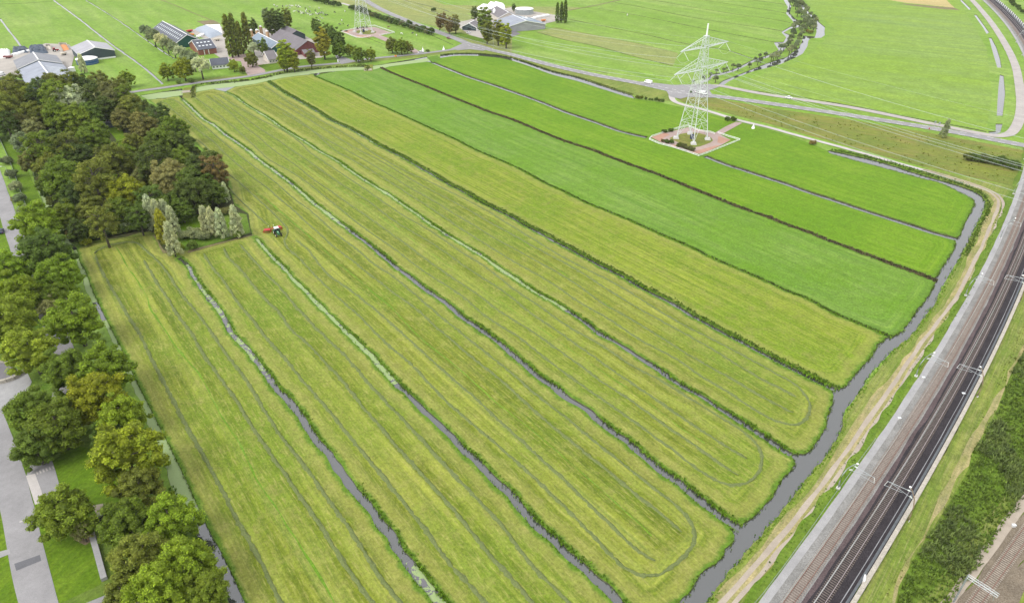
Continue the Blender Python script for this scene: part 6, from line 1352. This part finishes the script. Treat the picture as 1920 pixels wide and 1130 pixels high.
bank('F', -1, 5, .32, (.07, .115, .016), .2, .1, label='dark sedge line between mown and uncut field', clump=False, name='sedge'); bank('F', 1, 4, .35, GR, .2, .1, label='green sedge line along the dry furrow', clump=False, name='sedge')
for s_ in (-1, 1): bank('G', s_, 5, .40, BR, .4, .1, label='brown sedge along the dry ditch, %s side' % ('right' if s_ < 0 else 'left'), clump=False, name='sedge')
bank('G', -1, 3, .4, (.05, .05, .02), .2, -.2, label='dark dead reeds in the dry ditch', clump=False, name='reeds')
for k in ('H', 'H2'): bank(k, -1, 4, .22, (.12, .11, .05), .3, .1, label='brown fringe on the far bank of the pale ditch, %s stretch' % ('upper' if k == 'H' else 'lower'), clump=False, name='sedge')
def edge_line(px, side_off, dens, h, col, label, jit=.3, name='bank_grass'):
    c = spline(W(P(px) if isinstance(px, str) else px), 1.0); p, t = along(c, side_off, dens, jit); tufts(name, p, np.full(len(p), h), .30, 5, col, label)
for e_, l in ((E10, 'northernmost grass field'), (E8, 'second grass field'), (E7, 'third grass field'), (E6, 'unraked mown field'), (E5, 'fifth mown field'), (E4, 'fourth mown field'), (E3, 'third mown field')):
    edge_line(e_, 0, 4, .24, (.11, .17, .022), 'grass fringe at the rounded canal end of the %s' % l, .25)
edge_line(RCO, .35, 6, .24, (.12, .25, .012), 'bright grass along the railway side of the wide canal', .4)
edge_line(RCO[:12], 1.2, 7, .40, (.085, .14, .02), 'dark reeds round the canal bend', .5, 'reeds')
edge_line(LCR, .1, 4, .20, (.10, .17, .018), 'low grass on the field bank of the western canal', .2); edge_line(LCL[10:], -.6, 4, .4, (.09, .17, .015), 'lush plants on the wooded bank of the western canal', .5)
edge_line(NORTH[3:12], 1.0, 3, .7, (.10, .13, .03), 'rough grass between canal and country road', .8); edge_line(P('825,104 855,101 892,101 930,104 960,109 997,121 1035,134 1085,146 1135,162 1185,178'), .8, 5, .40, (.085, .13, .02), 'dark reeds along the roadside ditch', .5, 'reeds')
edge_line(P('1570,283 1650,301 1727,324 1800,346 1835,361'), 1.5, 5, .45, (.085, .155, .02), 'reed strip between concrete path and canal', .7, 'reeds')
def scatter(px, dens): 
    poly = np.array(W(P(px))); lo, hi = poly.min(0), poly.max(0); k = int(dens*(hi-lo).prod()); p = rng.uniform(lo, hi, (k, 2)); return p[in_poly(p, poly)]
RB = '1672,1160 1682,1130 1687,1099 1714,1049 1752,989 1787,934 1817,881 1824,849 1867,778 1887,726 1904,686 1960,600 2000,700 1960,900 1918,934 1863,1011 1838,1049 1783,1130 1765,1160'
q = scatter(RB, 3.2); nse = np.sin(q[:, 0]*.23)+np.sin(q[:, 1]*.19+1)+np.sin((q[:, 0]+q[:, 1])*.11)
tufts('reeds', q[nse < .3], np.full((nse < .3).sum(), .6), .22, 6, (.125, .190, .030), 'bright green nettles and reeds beside the railway cutting', 'reeds', z0=-.05)
tufts('reeds', q[nse >= .3], np.full((nse >= .3).sum(), .85), .16, 6, (.105, .145, .036), 'dark tall reeds beside the railway cutting', 'reeds', 1.1, z0=-.05)
q = scatter('1440,1054 1522,946 1590,859 1630,800 1700,700 1795,560 1845,470 1870,398 1888,380 1866,446 1815,566 1735,672 1640,820 1580,905 1500,1010 1420,1120 1380,1150', .9)
tufts('verge_weeds', q, .30, .35, 5, (.085, .175, .014), 'bright weeds on the strip between farm track and railway path', z0=-.02)
q = scatter('1440,204 1590,226 1760,255 1925,288 1915,340 1880,345 1727,310 1595,273 1440,232 1300,196', .05); tufts('meadow_tufts', q, .45, .4, 6, (.17, .20, .03), 'rough tussocks in the meadow below the power line', z0=-.02)
q = scatter('1640,1130 1765,870 1850,720 1925,590 1930,640 1850,770 1790,880 1730,990 1680,1110', .8); tufts('meadow_tufts', q, .25, .4, 4, (.15, .18, .04), 'short dry tussocks between wall and reeds', z0=-.02)

# things of one kind standing close together are told apart by their order
def nth(i): return ORD[i] if i < 20 else '%d%s' % (i+1, {1: 'st', 2: 'nd', 3: 'rd'}.get((i+1) % 10, 'th'))
def order(group, key, how):
    l = sorted([o for o in C.objects if o.get('group') == group and o.get('label')], key=key)
    for i, o in enumerate(l): o['label'] = how % nth(i)
order('pollard willows on the river island', lambda o: -o.location.y, 'grey-green pollard willow on the island between the white channels, %s from the top')
order('pollard willows near the junction', lambda o: o.location.x, 'grey-green pollard willow along the channel above the junction, %s from the left')
for c_ in ('black and white', 'mostly black', 'mostly white'): order(c_+' cows of the grazing herd', lambda o: o.location.x/o.location.y, c_+' cow in the herd behind the middle farm, %s from the left')
order('bushes on the canal bank', lambda o: -o.location.y, 'low leafy bush on the wooded western canal bank, %s from the top')
# ---------------------------------------------------------------- air
hz = bpy.data.materials.new('haze'); hz.use_nodes = True; hz.node_tree.nodes.clear(); pv = hz.node_tree.nodes.new('ShaderNodeVolumePrincipled'); ho = hz.node_tree.nodes.new('ShaderNodeOutputMaterial')
pv.inputs['Color'].default_value = (.93, .96, 1, 1); pv.inputs['Density'].default_value = .00004; hz.node_tree.links.new(pv.outputs[0], ho.inputs['Volume'])
MB().box((150, 1475, 60), (3600, 3650, 130)).build('haze', hz, None, 'stuff')
